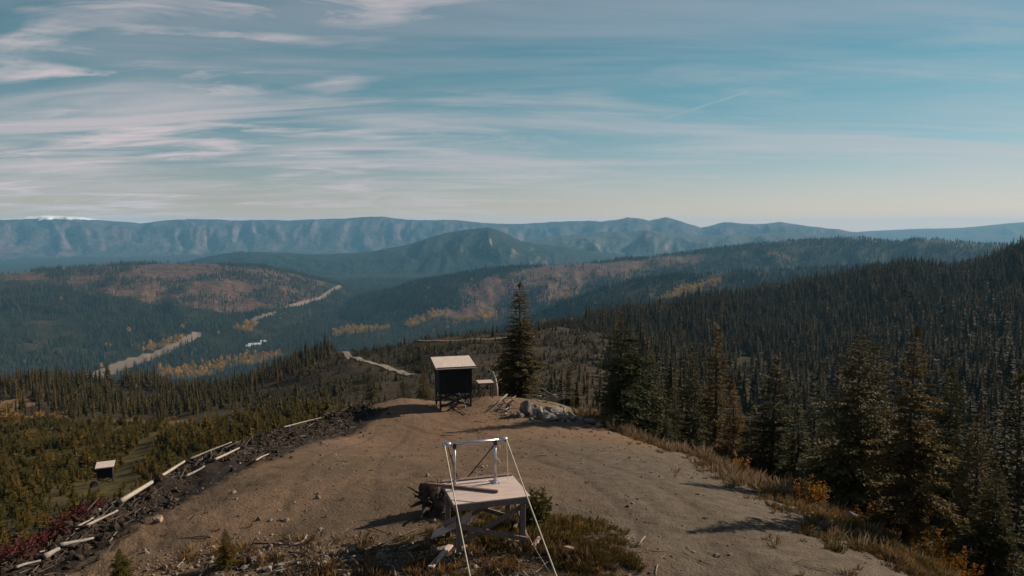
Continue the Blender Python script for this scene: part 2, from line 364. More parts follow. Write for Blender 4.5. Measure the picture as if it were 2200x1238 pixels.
# logged strip and benches on the left slope
BENCH = [gpoly(p) for p in [
  [(-120, 905), (-20, 865), (60, 860), (80, 868), (30, 885), (-60, 925)], [(-60, 905), (90, 895), (150, 890), (130, 905), (20, 915)], [(190, 905), (300, 898), (420, 905), (540, 905), (470, 915), (330, 912), (230, 914)]]]
CUTLAND = gpoly([(480, 880), (560, 845), (640, 800), (715, 760), (745, 752), (900, 742), (1100, 724), (1330, 716), (1300, 790), (1150, 818), (950, 850), (760, 872), (700, 890)])
SLOPE = gpoly([(-400, 1238), (-400, 900), (0, 905), (150, 908), (300, 912), (470, 912), (600, 905), (700, 885), (735, 880), (500, 985), (250, 1115), (0, 1240)])
x, y = XG, YG
def mask_set(polys, w): 
    m = np.zeros(XG.shape)
    for P in polys:
        c = np.mean(P, axis=0); ext = np.max(np.hypot(*(np.array(P) - c).T)) + 3 * w
        sel = np.hypot(XG - c[0], YG - c[1]) < ext
        m[sel] = np.maximum(m[sel], soft_poly(XG[sel], YG[sel], P, w))
    return m
m_dirt = np.zeros(XG.shape); nr = RG < 70
m_dirt[nr] = soft_poly(XG[nr], YG[nr], CLEAR, .55)
bd, bp = poly_dist(XG[nr], YG[nr], BERM)
m_soil = np.zeros(XG.shape); wd_ = .75 + .95 * sstep(1.5, 5.0, bp); m_soil[nr] = np.exp(-((bd + wd_ * .75) / (wd_ * 1.15)) ** 4) * sstep(10, 9.3, bp)
m_litter = np.zeros(XG.shape)
m_litter[nr] = np.maximum(np.exp(-(np.hypot((XG[nr] + 1.3) / 4.0, (YG[nr] - 10.0) / 1.2)) ** 4), .35 * np.exp(-(np.hypot((XG[nr] - .2) / 3.2, (YG[nr] - 37) / 3)) ** 4))
m_red = np.zeros(XG.shape); m_red[nr] = .8 * np.exp(-((bd - .9) / .6) ** 2) * (1 - sstep(4.5, 6.5, bp))
m_grass = np.zeros(XG.shape)
rd, rp = poly_dist(XG[nr], YG[nr], np.array(RIGHT_EDGE))
m_grass[nr] = np.exp(-((rd + 1.2) / 2.2) ** 2) * sstep(.5, 1.2, rp + .5)
m_thin = mask_set(MOSAIC, 60.0); m_cut0 = mask_set(CUTS, 30.0); m_clear = np.maximum(m_cut0, m_thin); m_gravel = mask_set(GRAVEL, 7.0); m_gold = mask_set(GOLD, 14)
m_bench = mask_set(BENCH, 4.0); m_cutland = mask_set([CUTLAND], 6)

# ------------------------------------------------------------------ materials
def mat(name):
    m = bpy.data.materials.new(name); m.use_nodes = True; t = m.node_tree; t.nodes.clear()
    return m, t
class NT_:
    def __init__(s, t): s.t = t
    def n(s, ty, **k):
        q = s.t.nodes.new(ty)
        for a, b in k.items(): setattr(q, a, b)
        return q
    def link(s, a, b): s.t.links.new(a, b)
    def put(s, sock, v):
        if isinstance(v, (int, float)): sock.default_value = v
        elif isinstance(v, tuple): sock.default_value = (*v, 1) if len(v) == 3 and sock.type == 'RGBA' else v
        else: s.link(v, sock)
    def math(s, op, a, b=0.0, clamp=False):
        q = s.n('ShaderNodeMath', operation=op); q.use_clamp = clamp; s.put(q.inputs[0], a); s.put(q.inputs[1], b); return q.outputs[0]
    def mix(s, f, a, b, mode='MIX'):
        q = s.n('ShaderNodeMix', data_type='RGBA', blend_type=mode); s.put(q.inputs[0], f); s.put(q.inputs[6], a); s.put(q.inputs[7], b); return q.outputs[2]
    def pos(s, obj=True):
        if obj: return s.n('ShaderNodeTexCoord').outputs['Object']
        return s.n('ShaderNodeNewGeometry').outputs['Position']
    def noise(s, vec, scale, detail=4, rough=.55, dist=0.0, map_scale=None, rot=0):
        if map_scale:
            mp = s.n('ShaderNodeMapping'); mp.inputs['Scale'].default_value = map_scale; mp.inputs['Rotation'].default_value = (0, 0, rot); s.link(vec, mp.inputs[0]); vec = mp.outputs[0]
        q = s.n('ShaderNodeTexNoise'); s.link(vec, q.inputs[0]); q.inputs['Scale'].default_value = scale; q.inputs['Detail'].default_value = detail
        q.inputs['Roughness'].default_value = rough; q.inputs['Distortion'].default_value = dist; return q.outputs[0]
    def ramp(s, v, a, b, lo=0.0, hi=1.0):
        q = s.n('ShaderNodeMapRange', interpolation_type='SMOOTHSTEP'); s.put(q.inputs[0], v); q.inputs[1].default_value = a; q.inputs[2].default_value = b
        q.inputs[3].default_value = lo; q.inputs[4].default_value = hi; return q.outputs[0]
    def attr(s, nm):
        q = s.n('ShaderNodeAttribute', attribute_name=nm); return q
    def out(s, color, rough=.9, spec=.2, metal=0.0, bump=None, bstr=.5, bdist=.05, trans=0.0):
        b = s.n('ShaderNodeBsdfPrincipled'); s.put(b.inputs['Base Color'], color); s.put(b.inputs['Roughness'], rough)
        b.inputs['Specular IOR Level'].default_value = spec; s.put(b.inputs['Metallic'], metal)
        if bump is not None:
            q = s.n('ShaderNodeBump'); q.inputs['Strength'].default_value = bstr; q.inputs['Distance'].default_value = bdist; s.link(bump, q.inputs['Height']); s.link(q.outputs[0], b.inputs['Normal'])
        o = s.n('ShaderNodeOutputMaterial'); sh = b.outputs[0]
        if trans > 0:
            tr = s.n('ShaderNodeBsdfTranslucent'); s.put(tr.inputs[0], color); mx = s.n('ShaderNodeMixShader'); mx.inputs[0].default_value = trans
            s.link(sh, mx.inputs[1]); s.link(tr.outputs[0], mx.inputs[2]); sh = mx.outputs[0]
        s.link(sh, o.inputs[0])

def m_near_ground():
    m, t = mat('knoll_soil'); k = NT_(t); p = k.pos(False)
    a = k.attr('near_cover'); s = k.n('ShaderNodeSeparateColor'); k.link(a.outputs['Color'], s.inputs[0]); red = a.outputs['Alpha']
    b = k.attr('near_cover2'); s2 = k.n('ShaderNodeSeparateColor'); k.link(b.outputs['Color'], s2.inputs[0])
    n1 = k.noise(p, .5, 5); n2 = k.noise(p, 3.0, 5, .6); n3 = k.noise(p, 18, 4, .65); n4 = k.noise(p, 1.1, 4, .6, .5, (1.0, .32, 1), R(8))
    def pm(x, amt=.7, lo=.3, hi=.7): return k.ramp(k.math('ADD', x, k.math('MULTIPLY', k.math('SUBTRACT', n2, .5), amt)), lo, hi)
    wild = k.mix(k.ramp(n2, .35, .7), (.0270, .0241, .0120), (.0595, .0440, .0225))
    wild = k.mix(k.ramp(n1, .45, .65), wild, (.0406, .0398, .0150))
    dirt = k.mix(k.ramp(n1, .3, .7), (.1068, .0675, .0406), (.1284, .0839, .0533))
    dirt = k.mix(k.ramp(n4, .48, .66), dirt, (.0757, .0483, .0308))
    dirt = k.mix(k.math('MULTIPLY', k.ramp(n3, .52, .75), .55), dirt, (.0555, .0369, .0256))
    dirt = k.mix(k.math('MULTIPLY', k.ramp(n3, .42, .22), .5), dirt, (.1623, .1222, .0901))
    n5 = k.noise(p, .16, 4, .6, .6); dirt = k.mix(k.math('MULTIPLY', k.ramp(n5, .38, .60), .7), dirt, (.0662, .0497, .0331)); n6 = k.noise(p, 6.0, 5, .7, .3, (1.0, .5, 1), R(20)); dirt = k.mix(k.math('MULTIPLY', k.ramp(n6, .50, .70), .6), dirt, (.0595, .0398, .0270))
    c = k.mix(pm(s.outputs[2]), wild, k.mix(k.ramp(n3, .35, .65), (.0777, .0554, .0256), (.1420, .1101, .0600)))
    c = k.mix(pm(red), c, k.mix(n3, (.0305, .0099, .0120), (.0541, .0199, .0195)))
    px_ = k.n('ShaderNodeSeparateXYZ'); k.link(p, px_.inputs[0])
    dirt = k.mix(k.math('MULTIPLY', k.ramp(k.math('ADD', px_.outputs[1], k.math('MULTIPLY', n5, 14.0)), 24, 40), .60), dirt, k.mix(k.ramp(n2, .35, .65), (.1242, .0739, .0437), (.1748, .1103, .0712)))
    dirt = k.mix(k.math('MULTIPLY', k.math('MULTIPLY', k.ramp(k.math('ADD', px_.outputs[0], k.math('MULTIPLY', n5, 5.0)), 2.2, 5.0), k.ramp(px_.outputs[1], 30, 20)), .8), dirt, k.mix(k.ramp(n2, .35, .65), (.0589, .0468, .0342), (.0966, .0785, .0589)))  # lighter near hut, darker near right: soil, with vignette and sun angle painted in
    dirt = k.mix(k.math('MULTIPLY', k.math('MULTIPLY', s2.outputs[1], k.ramp(n2, .35, .65)), .38), dirt, (.0541, .0383, .0270))
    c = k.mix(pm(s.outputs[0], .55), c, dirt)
    lit = k.mix(k.ramp(n3, .38, .62), (.0351, .0241, .0150), (.1015, .0697, .0450))
    c = k.mix(k.math('MULTIPLY', pm(s2.outputs[0], .8), .75), c, lit)
    c = k.mix(pm(s.outputs[1], .9), c, k.mix(k.ramp(n3, .4, .7), (.0109, .0085, .0075), (.0351, .0263, .0202)))
    h = k.math('ADD', k.math('MULTIPLY', n2, .6), k.math('MULTIPLY', n3, .5))
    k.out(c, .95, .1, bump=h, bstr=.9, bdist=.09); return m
def m_far_ground():
    m, t = mat('forest_floor'); k = NT_(t); p = k.pos(False)
    a = k.attr('far_cover'); s = k.n('ShaderNodeSeparateColor'); k.link(a.outputs['Color'], s.inputs[0])
    b = k.attr('slope_cover'); s2 = k.n('ShaderNodeSeparateColor'); k.link(b.outputs['Color'], s2.inputs[0])
    n1 = k.noise(p, .012, 6, .62); n2 = k.noise(p, .07, 5, .62); n3 = k.noise(p, .8, 4, .6)
    forest = k.mix(k.ramp(n2, .38, .66), (.0086, .0112, .0060), (.0224, .0224, .0103))
    forest = k.mix(k.math('MULTIPLY', k.ramp(n1, .52, .66), .6), forest, (.0533, .0344, .0206))
    forest = k.mix(b.outputs['Alpha'], forest, k.mix(k.ramp(n3, .35, .7), (.0189, .0155, .0086), (.0516, .0370, .0206)))
    def pm(x, nn, amt, lo=.35, hi=.65): return k.ramp(k.math('ADD', x, k.math('MULTIPLY', k.math('SUBTRACT', nn, .5), amt)), lo, hi)
    cut = k.mix(k.ramp(n2, .36, .64), (.048, .025, .018), (.108, .060, .042))
    cut = k.mix(k.math('MULTIPLY', k.ramp(k.noise(p, .025, 4, .6), .5, .62), .8), cut, (.0258, .0275, .0138))
    c = k.mix(pm(s.outputs[0], k.noise(p, .018, 5, .65), 1.5), forest, cut)
    c = k.mix(pm(s.outputs[1], n2, .5), c, k.mix(n2, (.1118, .0774, .0533), (.1978, .1548, .1161)))
    c = k.mix(pm(s.outputs[2], n2, 1.2), c, k.mix(n2, (.0860, .0533, .0155), (.1462, .0946, .0301)))
    land = k.mix(k.ramp(n3, .4, .7), (.0224, .0172, .0120), (.0619, .0430, .0258))
    c = k.mix(s2.outputs[0], c, land)
    c = k.mix(pm(s2.outputs[1], k.noise(p, .2, 4), .9), c, k.mix(k.ramp(n3, .35, .65), (.1032, .0619, .0310), (.1806, .1204, .0731)))
    young = k.mix(k.ramp(n3, .4, .7), (.0430, .0344, .0120), (.0860, .0654, .0241))
    c = k.mix(s2.outputs[2], c, young)
    k.out(c, .95, .05, bump=n2, bstr=.5, bdist=2.0); return m
def m_mountain(name, forest_a, forest_b, rock_a, rock_b, rock_lo, rock_hi, scale, snow=False):
    m, t = mat(name); k = NT_(t); p = k.pos(False)
    n1 = k.noise(p, scale, 6, .62, .4); n2 = k.noise(p, scale * 7, 5, .65); n3 = k.noise(p, scale * 2.2, 5, .6, .8, (1, .35, .35))
    geo = k.n('ShaderNodeNewGeometry'); ns = k.n('ShaderNodeSeparateXYZ'); k.link(geo.outputs['Normal'], ns.inputs[0])
    steep = k.math('SUBTRACT', 1.0, ns.outputs[2])
    forest = k.mix(k.ramp(n2, .35, .68), forest_a, forest_b)
    rock = k.mix(k.ramp(n2, .35, .65), rock_a, rock_b)
    rf = k.ramp(k.math('ADD', k.math('ADD', k.math('MULTIPLY', n3, .55), k.math('MULTIPLY', n1, .6)), k.math('MULTIPLY', steep, .55)), rock_lo, rock_hi)
    c = k.mix(rf, forest, rock)
    a = k.attr('far_cover'); s = k.n('ShaderNodeSeparateColor'); k.link(a.outputs['Color'], s.inputs[0])
    c = k.mix(k.ramp(k.math('ADD', a.outputs['Alpha'], k.math('SUBTRACT', n2, .5)), .45, .6), c, (.62, .62, .64))
    k.out(c, .95, .05, bump=n2, bstr=.9, bdist=30); return m
def m_wood(name, a, b, g=(1, 12, 12), rough=.8, scale=3.0):
    m, t = mat(name); k = NT_(t); p = k.pos(True)
    n1 = k.noise(p, scale, 5, .6, .6, g); n2 = k.noise(p, 1.7, 3, .6); oi = k.n('ShaderNodeObjectInfo')
    c = k.mix(k.ramp(n1, .35, .7), a, b); c = k.mix(k.math('MULTIPLY', k.ramp(n2, .5, .8), .35), c, tuple(v * .55 for v in a))
    c = k.mix(k.math('MULTIPLY', oi.outputs['Random'], .25), c, b)
    k.out(c, rough, .25, bump=n1, bstr=.25, bdist=.01); return m
def m_plain(name, a, b, rough=.8, spec=.25, metal=0.0, scale=6.0, bstr=.2, bdist=.01, vary=.0):
    m, t = mat(name); k = NT_(t); p = k.pos(True)
    n1 = k.noise(p, scale, 5, .62); c = k.mix(k.ramp(n1, .35, .68), a, b)
    if vary:
        oi = k.n('ShaderNodeObjectInfo'); c = k.mix(k.math('MULTIPLY', oi.outputs['Random'], vary), c, tuple(v * .5 for v in a))
    k.out(c, rough, spec, metal, bump=n1, bstr=bstr, bdist=bdist); return m
def m_leaf(name, a, b, c2, trans=.25, scale=1.2, cmix=.35):
    """needle / leaf colour: a..b by noise, each tree leaning towards c2 by its own random"""
    m, t = mat(name); k = NT_(t); p = k.pos(True); oi = k.n('ShaderNodeObjectInfo')
    n1 = k.noise(p, scale, 4, .6); c = k.mix(k.ramp(n1, .32, .68), a, b)
    r = k.math('POWER', oi.outputs['Random'], 2.2)
    c = k.mix(k.math('MULTIPLY', r, cmix), c, c2)
    k.out(c, .85, .12, trans=trans); return m
M = {}
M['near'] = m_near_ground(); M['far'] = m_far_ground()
M['mt_peak'] = m_mountain('peak_forest', (.008, .013, .010), (.018, .023, .015), (.08, .055, .046), (.17, .13, .11), .72, .84, .0026)
M['mt_front'] = m_mountain('range_forest', (.03, .036, .032), (.06, .06, .048), (.10, .075, .065), (.18, .14, .125), .70, .84, .0016)  # paler than the peak: its extra distance haze is put into the colour
M['mt_plateau'] = m_mountain('plateau_rock', (.020, .024, .024), (.042, .04, .038), (.068, .043, .050), (.118, .075, .083), .54, .78, .0021, True)
M['mt_far'] = m_mountain('distant_forest', (.03, .035, .03), (.05, .05, .045), (.1, .08, .07), (.13, .11, .1), .8, 1.0, .0008)
M['needle'] = m_leaf('fir_needles', (.0276, .0331, .0129), (.0644, .0607, .0239), (.1196, .0662, .0202), .22, 1.5, .5)
M['needle_gold'] = m_leaf('sunlit_fir_needles', (.075, .052, .018), (.14, .088, .032), (.16, .08, .022), .25, 1.5, .4)  # golden sunlight on these firs is put into the needle colour
M['needle_far'] = m_leaf('hillside_needles', (.026, .024, .008), (.060, .048, .015), (.115, .070, .018), .22, .35, .6)
M['needle_floor'] = m_leaf('valley_floor_needles', (.026, .036, .022), (.050, .055, .032), (.09, .066, .035), .12, .1, .4)  # lightened teal: valley haze and grass tone put into the needle colour
M['needle_valley'] = m_leaf('valley_needles', (.0119, .0185, .0112), (.0238, .0290, .0158), (.0462, .0343, .0198), .12, .1, .35)
M['sapling'] = m_leaf('young_conifer_needles', (.0478, .0442, .0101), (.1012, .0828, .0184), (.1840, .1058, .0221), .28, 1.2, .7)
M['gold_leaf'] = m_leaf('golden_leaves', (.30, .155, .022), (.42, .25, .04), (.20, .09, .02), .3, .4, .5)
M['orange_leaf'] = m_leaf('orange_shrub_leaves', (.24, .105, .014), (.34, .17, .022), (.14, .06, .02), .3, 3.0, .5)
M['red_leaf'] = m_leaf('red_shrub_leaves', (.046, .013, .013), (.085, .022, .020), (.085, .035, .026), .25, 3.0, .6)
M['heath'] = m_leaf('heather', (.0607, .0478, .0129), (.1242, .0865, .0221), (.1196, .0598, .0202), .2, 2.5, .5)
M['drygrass'] = m_leaf('dry_grass', (.1104, .0681, .0239), (.1932, .1242, .0506), (.2024, .0874, .0202), .25, 2.0, .7)
M['brownheath'] = m_leaf('brown_heather', (.075, .046, .020), (.13, .085, .04), (.10, .05, .03), .2, 2.0, .6)
M['palegrass'] = m_leaf('bleached_stems', (.1380, .0966, .0552), (.2300, .1748, .1150), (.1564, .0828, .0368), .2, 2.0, .6)
M['bark'] = m_plain('bark', (.035, .026, .021), (.085, .066, .054), .95, .1, scale=9, bstr=.6, bdist=.03)
M['snagtwig'] = m_leaf('dead_twigs', (.075, .060, .048), (.13, .105, .088), (.10, .06, .04), .1, .5, .5)
M['darkbark'] = m_plain('dark_bark', (.016, .013, .010), (.035, .028, .022), .95, .05, scale=3)
M['deadwood'] = m_wood('bleached_wood', (.1804, .1476, .1189), (.3280, .2829, .2419), (3, 3, 14))
M['greywood'] = m_wood('grey_deadwood', (.1312, .1107, .0943), (.2460, .2173, .1927), (4, 4, 10))
M['darkwood'] = m_wood('charred_sticks', (.028, .020, .015), (.085, .062, .047), (6, 6, 6))
M['stick'] = m_wood('pale_sticks', (.1640, .1230, .0861), (.3280, .2624, .2050), (6, 6, 6))
M['ply'] = m_wood('plywood', (.3306, .2524, .2210), (.4500, .3587, .3202), (1, 9, 4), .75)
M['lumber'] = m_wood('framing_lumber', (.1189, .0804, .0689), (.1804, .1296, .1107), (8, 8, 2), .8)
M['batten'] = m_wood('reddish_batten', (.1230, .0615, .0451), (.1927, .1066, .0820), (2, 10, 10), .8)
M['roof'] = m_wood('weathered_plywood_roof', (.3854, .3157, .2665), (.5084, .4346, .3813), (6, 1.2, 3), .7)
M['black'] = m_plain('black_panel', (.010, .009, .010), (.018, .016, .017), .85, .2, scale=2)
M['darklumber'] = m_wood('dark_stained_lumber', (.030, .020, .016), (.055, .038, .030), (6, 6, 2))
M['steel'] = m_plain('galvanised_steel', (.42, .41, .45), (.58, .57, .62), .34, .5, .85, 20, .05)
M['darksteel'] = m_plain('dark_steel', (.05, .045, .045), (.10, .09, .09), .5, .4, .6, 20, .05)
M['rope'] = m_plain('pale_rope', (.4100, .3526, .2706), (.5084, .4510, .3608), .9, .1, scale=60)
M['teal'] = m_plain('teal_hose', (.02, .16, .17), (.03, .22, .23), .5, .4)
M['rock'] = m_plain('boulder_stone', (.1148, .1025, .0902), (.2624, .2337, .2091), .9, .2, scale=3.5, bstr=.5, bdist=.04, vary=.3)
M['tanrock'] = m_plain('tan_stone', (.2214, .1599, .1107), (.3280, .2460, .1804), .9, .2, scale=4, bstr=.4, bdist=.03)
M['pebble'] = m_plain('pebbles', (.1312, .0943, .0656), (.2706, .2173, .1722), .9, .2, scale=5, vary=.9)
M['clod'] = m_plain('soil_clods', (.016, .012, .009), (.048, .034, .024), .95, .1, scale=5)
M['road'] = m_plain('pale_road_gravel', (.1443, .1181, .0951), (.2099, .1771, .1443), .95, .1, scale=.4)
M['roaddirt'] = m_plain('brown_road_dirt', (.0984, .0697, .0451), (.1640, .1230, .0861), .95, .1, scale=.4)
M['white'] = m_plain('white_roof_sheet', (.4464, .4464, .4320), (.5328, .5328, .5184), .6, .3, scale=.2)
M['wallgrey'] = m_plain('pale_wall', (.40, .40, .40), (.5, .5, .5), .8, .3, scale=.2)

# ------------------------------------------------------------------ object helpers
def tag(o, label=None, cat=None, group=None, kind=None):
    if label: o['label'] = label
    if cat: o['category'] = cat
    if group: o['group'] = group
    if kind: o['kind'] = kind
    return o
def empty(name, loc, rz=0):
    o = bpy.data.objects.new(name, None); col.objects.link(o); o.location = loc; o.rotation_euler = (0, 0, rz); o.empty_display_size = .2; return o
def mesh_np(name, V, F, mats, smooth=False, fm=None):
    V = np.asarray(V, np.float32); F = np.asarray(F, np.int32); k = F.shape[1]
    me = bpy.data.meshes.new(name); me.vertices.add(len(V)); me.vertices.foreach_set('co', V.ravel())
    me.loops.add(F.size); me.loops.foreach_set('vertex_index', F.ravel()); me.polygons.add(len(F))
    me.polygons.foreach_set('loop_start', np.arange(0, F.size, k, dtype=np.int32))
    try: me.polygons.foreach_set('loop_total', np.full(len(F), k, np.int32))
    except Exception: pass
    for q in mats: me.materials.append(q)
    if fm is not None: me.polygons.foreach_set('material_index', np.asarray(fm, np.int32))
    me.polygons.foreach_set('use_smooth', np.full(len(F), smooth)); me.update(calc_edges=True); return me
class MB:
    def __init__(s): s.v = []; s.f = []; s.m = []
    def add(s, V, F, m=0):
        o = len(s.v); s.v += [tuple(q) for q in V]; s.f += [tuple(i + o for i in q) for q in F]; s.m += [m] * len(F)
    def box(s, c, h, Rm=None, m=0, bev=0):
        c = Vector(c); V = []
        for sx in (-1, 1):
            for sy in (-1, 1):
                for sz in (-1, 1):
                    q = Vector((sx * h[0], sy * h[1], sz * h[2])); V.append(c + (Rm @ q if Rm else q))
        s.add(V, [(0, 1, 3, 2), (4, 6, 7, 5), (0, 4, 5, 1), (2, 3, 7, 6), (0, 2, 6, 4), (1, 5, 7, 3)], m)
    def bar(s, a, b, w, t, up=(0, 0, 1), m=0):
        a = Vector(a); b = Vector(b); d = (b - a); L = d.length; d.normalize(); up = Vector(up)
        if abs(d.dot(up)) > .98: up = Vector((0, 1, 0))
        x = d.cross(up).normalized(); u = x.cross(d)
        s.box((a + b) / 2, (w / 2, L / 2, t / 2), Matrix((x, d, u)).transposed(), m)
    def tube(s, P, rad, n=7, m=0, cap=True):
        P = [Vector(p) for p in P]; rings = []
        for i, p in enumerate(P):
            d = (P[min(i + 1, len(P) - 1)] - P[max(i - 1, 0)]).normalized(); up = Vector((0, 0, 1)) if abs(d.z) < .9 else Vector((1, 0, 0))
            x = d.cross(up).normalized(); u = x.cross(d); r = rad[i] if hasattr(rad, '__len__') else rad
            rings.append([p + x * (r * math.cos(2 * math.pi * k / n)) + u * (r * math.sin(2 * math.pi * k / n)) for k in range(n)])
        V = [q for rr in rings for q in rr]; F = []
        for i in range(len(P) - 1):
            for k in range(n):
                F.append((i * n + k, i * n + (k + 1) % n, (i + 1) * n + (k + 1) % n, (i + 1) * n + k))
        if cap:
            F.append(tuple(range(n))[::-1]); F.append(tuple((len(P) - 1) * n + k for k in range(n)))
        s.add(V, F, m)
    def mesh(s, name, mats, smooth=False):
        me = bpy.data.meshes.new(name); me.from_pydata(s.v, [], s.f)
        for q in mats: me.materials.append(q)
        if len(mats) > 1: me.polygons.foreach_set('material_index', s.m)
        if smooth: me.polygons.foreach_set('use_smooth', [True] * len(s.f))
        me.update(); return me
    def build(s, name, mats, parent=None, smooth=False, loc=(0, 0, 0), bevel=0):
        if not isinstance(mats, (list, tuple)): mats = [mats]
        o = bpy.data.objects.new(name, s.mesh(name, mats, smooth)); col.objects.link(o); o.parent = parent; o.location = loc
        if bevel:
            b = o.modifiers.new('bevel', 'BEVEL'); b.width = bevel; b.segments = 1; b.limit_method = 'ANGLE'
        return o
def link_mesh(name, me, loc=(0, 0, 0), parent=None, rz=0, sc=1.0):
    o = bpy.data.objects.new(name, me); col.objects.link(o); o.parent = parent; o.location = loc
    o.rotation_euler = (0, 0, rz); o.scale = (sc, sc, sc) if not hasattr(sc, '__len__') else sc; return o

# ------------------------------------------------------------------ terrain objects cut from the one height field
idx = np.arange(NT * NR).reshape(NT, NR)
i0 = idx; i1 = np.roll(idx, -1, axis=0)
FQ = np.stack([i0[:, :-1], i0[:, 1:], i1[:, 1:], i1[:, :-1]], -1).reshape(-1, 4)
fr = RG[:, :-1].ravel(); fl_ = LAB[:, :-1].ravel(); fd = (m_dirt[:, :-1] > .5).ravel()
reg = np.where(fr < 60, np.where(fd, 1, 0), np.where(fl_ >= 0, 10 + fl_, np.where(fr < 1500, 2, 3)))
VG = np.stack([XG, YG, ZG], -1).reshape(-1, 3)
snow = np.zeros(XG.shape)
pl = LAB == RN.index('plateau')
snow = np.where(pl & (TG < R(-28.3)), np.clip((ZG - 84) / 26, 0, 1) * .8, 0) + np.where(pl & (TG > R(-26)) & (TG < R(-17)) & (ZG > 118), .5, 0)
A1 = np.stack([m_dirt, m_soil, m_grass, m_red], -1).reshape(-1, 4)
m_track = np.zeros(XG.shape)
for TP in TRACKS:
    td_, _ = poly_dist(XG[nr], YG[nr], TP); m_track[nr] = np.maximum(m_track[nr], np.exp(-(td_ / .24) ** 2))
A1b = np.stack([m_litter, m_track, m_litter, m_litter], -1).reshape(-1, 4)
A2 = np.stack([m_clear, m_gravel, m_gold, snow], -1).reshape(-1, 4)
m_young = np.zeros(XG.shape); sel = RG < 320; m_young[sel] = soft_poly(XG[sel], YG[sel], SLOPE, 5.0)
A3 = np.stack([m_cutland, m_bench, m_young, 1 - sstep(300, 650, RG)], -1).reshape(-1, 4)
def region(name, ids, m):
    F = FQ[np.isin(reg, ids)]
    if not len(F): return None
    u, inv = np.unique(F.ravel(), return_inverse=True)
    me = mesh_np(name, VG[u], inv.reshape(-1, 4), [m], True)
    for an, arr in (('near_cover', A1), ('near_cover2', A1b), ('far_cover', A2), ('slope_cover', A3)):
        if (an.startswith('near')) != (ids[0] < 2): continue
        at_ = me.attributes.new(an, 'FLOAT_COLOR', 'POINT'); at_.data.foreach_set('color', arr[u].astype(np.float32).ravel())
    o = bpy.data.objects.new(name, me); col.objects.link(o); o['kind'] = 'structure'; return o
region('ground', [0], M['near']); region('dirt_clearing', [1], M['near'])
region('hillside', [2], M['far']); region('valley', [3], M['far'])
matmap = dict(left_hill='far', mid_ridge='far', spur_ridge='far', peak_mountain='mt_peak', front_range='mt_front', plateau='mt_plateau', distant_range='mt_far')
for i, nm in enumerate(RN):
    region({'left_hill': 'hill', 'mid_ridge': 'ridge', 'spur_ridge': 'wooded_ridge', 'peak_mountain': 'peak_mountain', 'front_range': 'mountain_range', 'plateau': 'mountain_plateau', 'distant_range': 'distant_mountain_range'}[nm], [10 + i], M[matmap[nm]])

# ------------------------------------------------------------------ roads on the spur
def ribbon(name, pts, width, m, lift):
    P = np.array(pts); t = np.concatenate([[0], np.cumsum(np.hypot(*np.diff(P[:, :2], axis=0).T))]); k = int(t[-1] / 3) + 2
    s = np.linspace(0, t[-1], k); X = np.interp(s, t, P[:, 0]); Y = np.interp(s, t, P[:, 1])
    X = np.convolve(np.pad(X, 4, 'edge'), np.ones(9) / 9, 'valid'); Y = np.convolve(np.pad(Y, 4, 'edge'), np.ones(9) / 9, 'valid')
    dx = np.gradient(X); dy = np.gradient(Y); L = np.hypot(dx, dy); nx = -dy / L; ny = dx / L
    ws = np.linspace(-1, 1, 5); wv = width * (1 + .25 * fbm(s / 15, s * 0 + 2.2, 2))
    VX = X[:, None] + nx[:, None] * ws * wv[:, None] / 2; VY = Y[:, None] + ny[:, None] * ws * wv[:, None] / 2
    VZ = terrain(VX, VY) + lift; VZ[:, 1:4] += .05
    V = np.stack([VX, VY, VZ], -1).reshape(-1, 3); ii = np.arange(len(V)).reshape(k, 5)
    F = np.stack([ii[:-1, :-1], ii[:-1, 1:], ii[1:, 1:], ii[1:, :-1]], -1).reshape(-1, 4)[:, ::-1]
    o = bpy.data.objects.new(name, mesh_np(name, V, F, [m], True)); col.objects.link(o); o['kind'] = 'structure'; return o
RD1 = [hit(*p) for p in [(722, 750), (740, 758), (765, 770), (800, 783), (845, 795), (892, 808)]]
RD2 = [hit(*p) for p in [(700, 762), (722, 750), (748, 748), (800, 744), (900, 739), (1000, 733), (1080, 727), (1160, 722)]]
ribbon('road', RD1, 3.0, M['road'], .30); ribbon('road', RD2, 2.0, M['roaddirt'], .35)

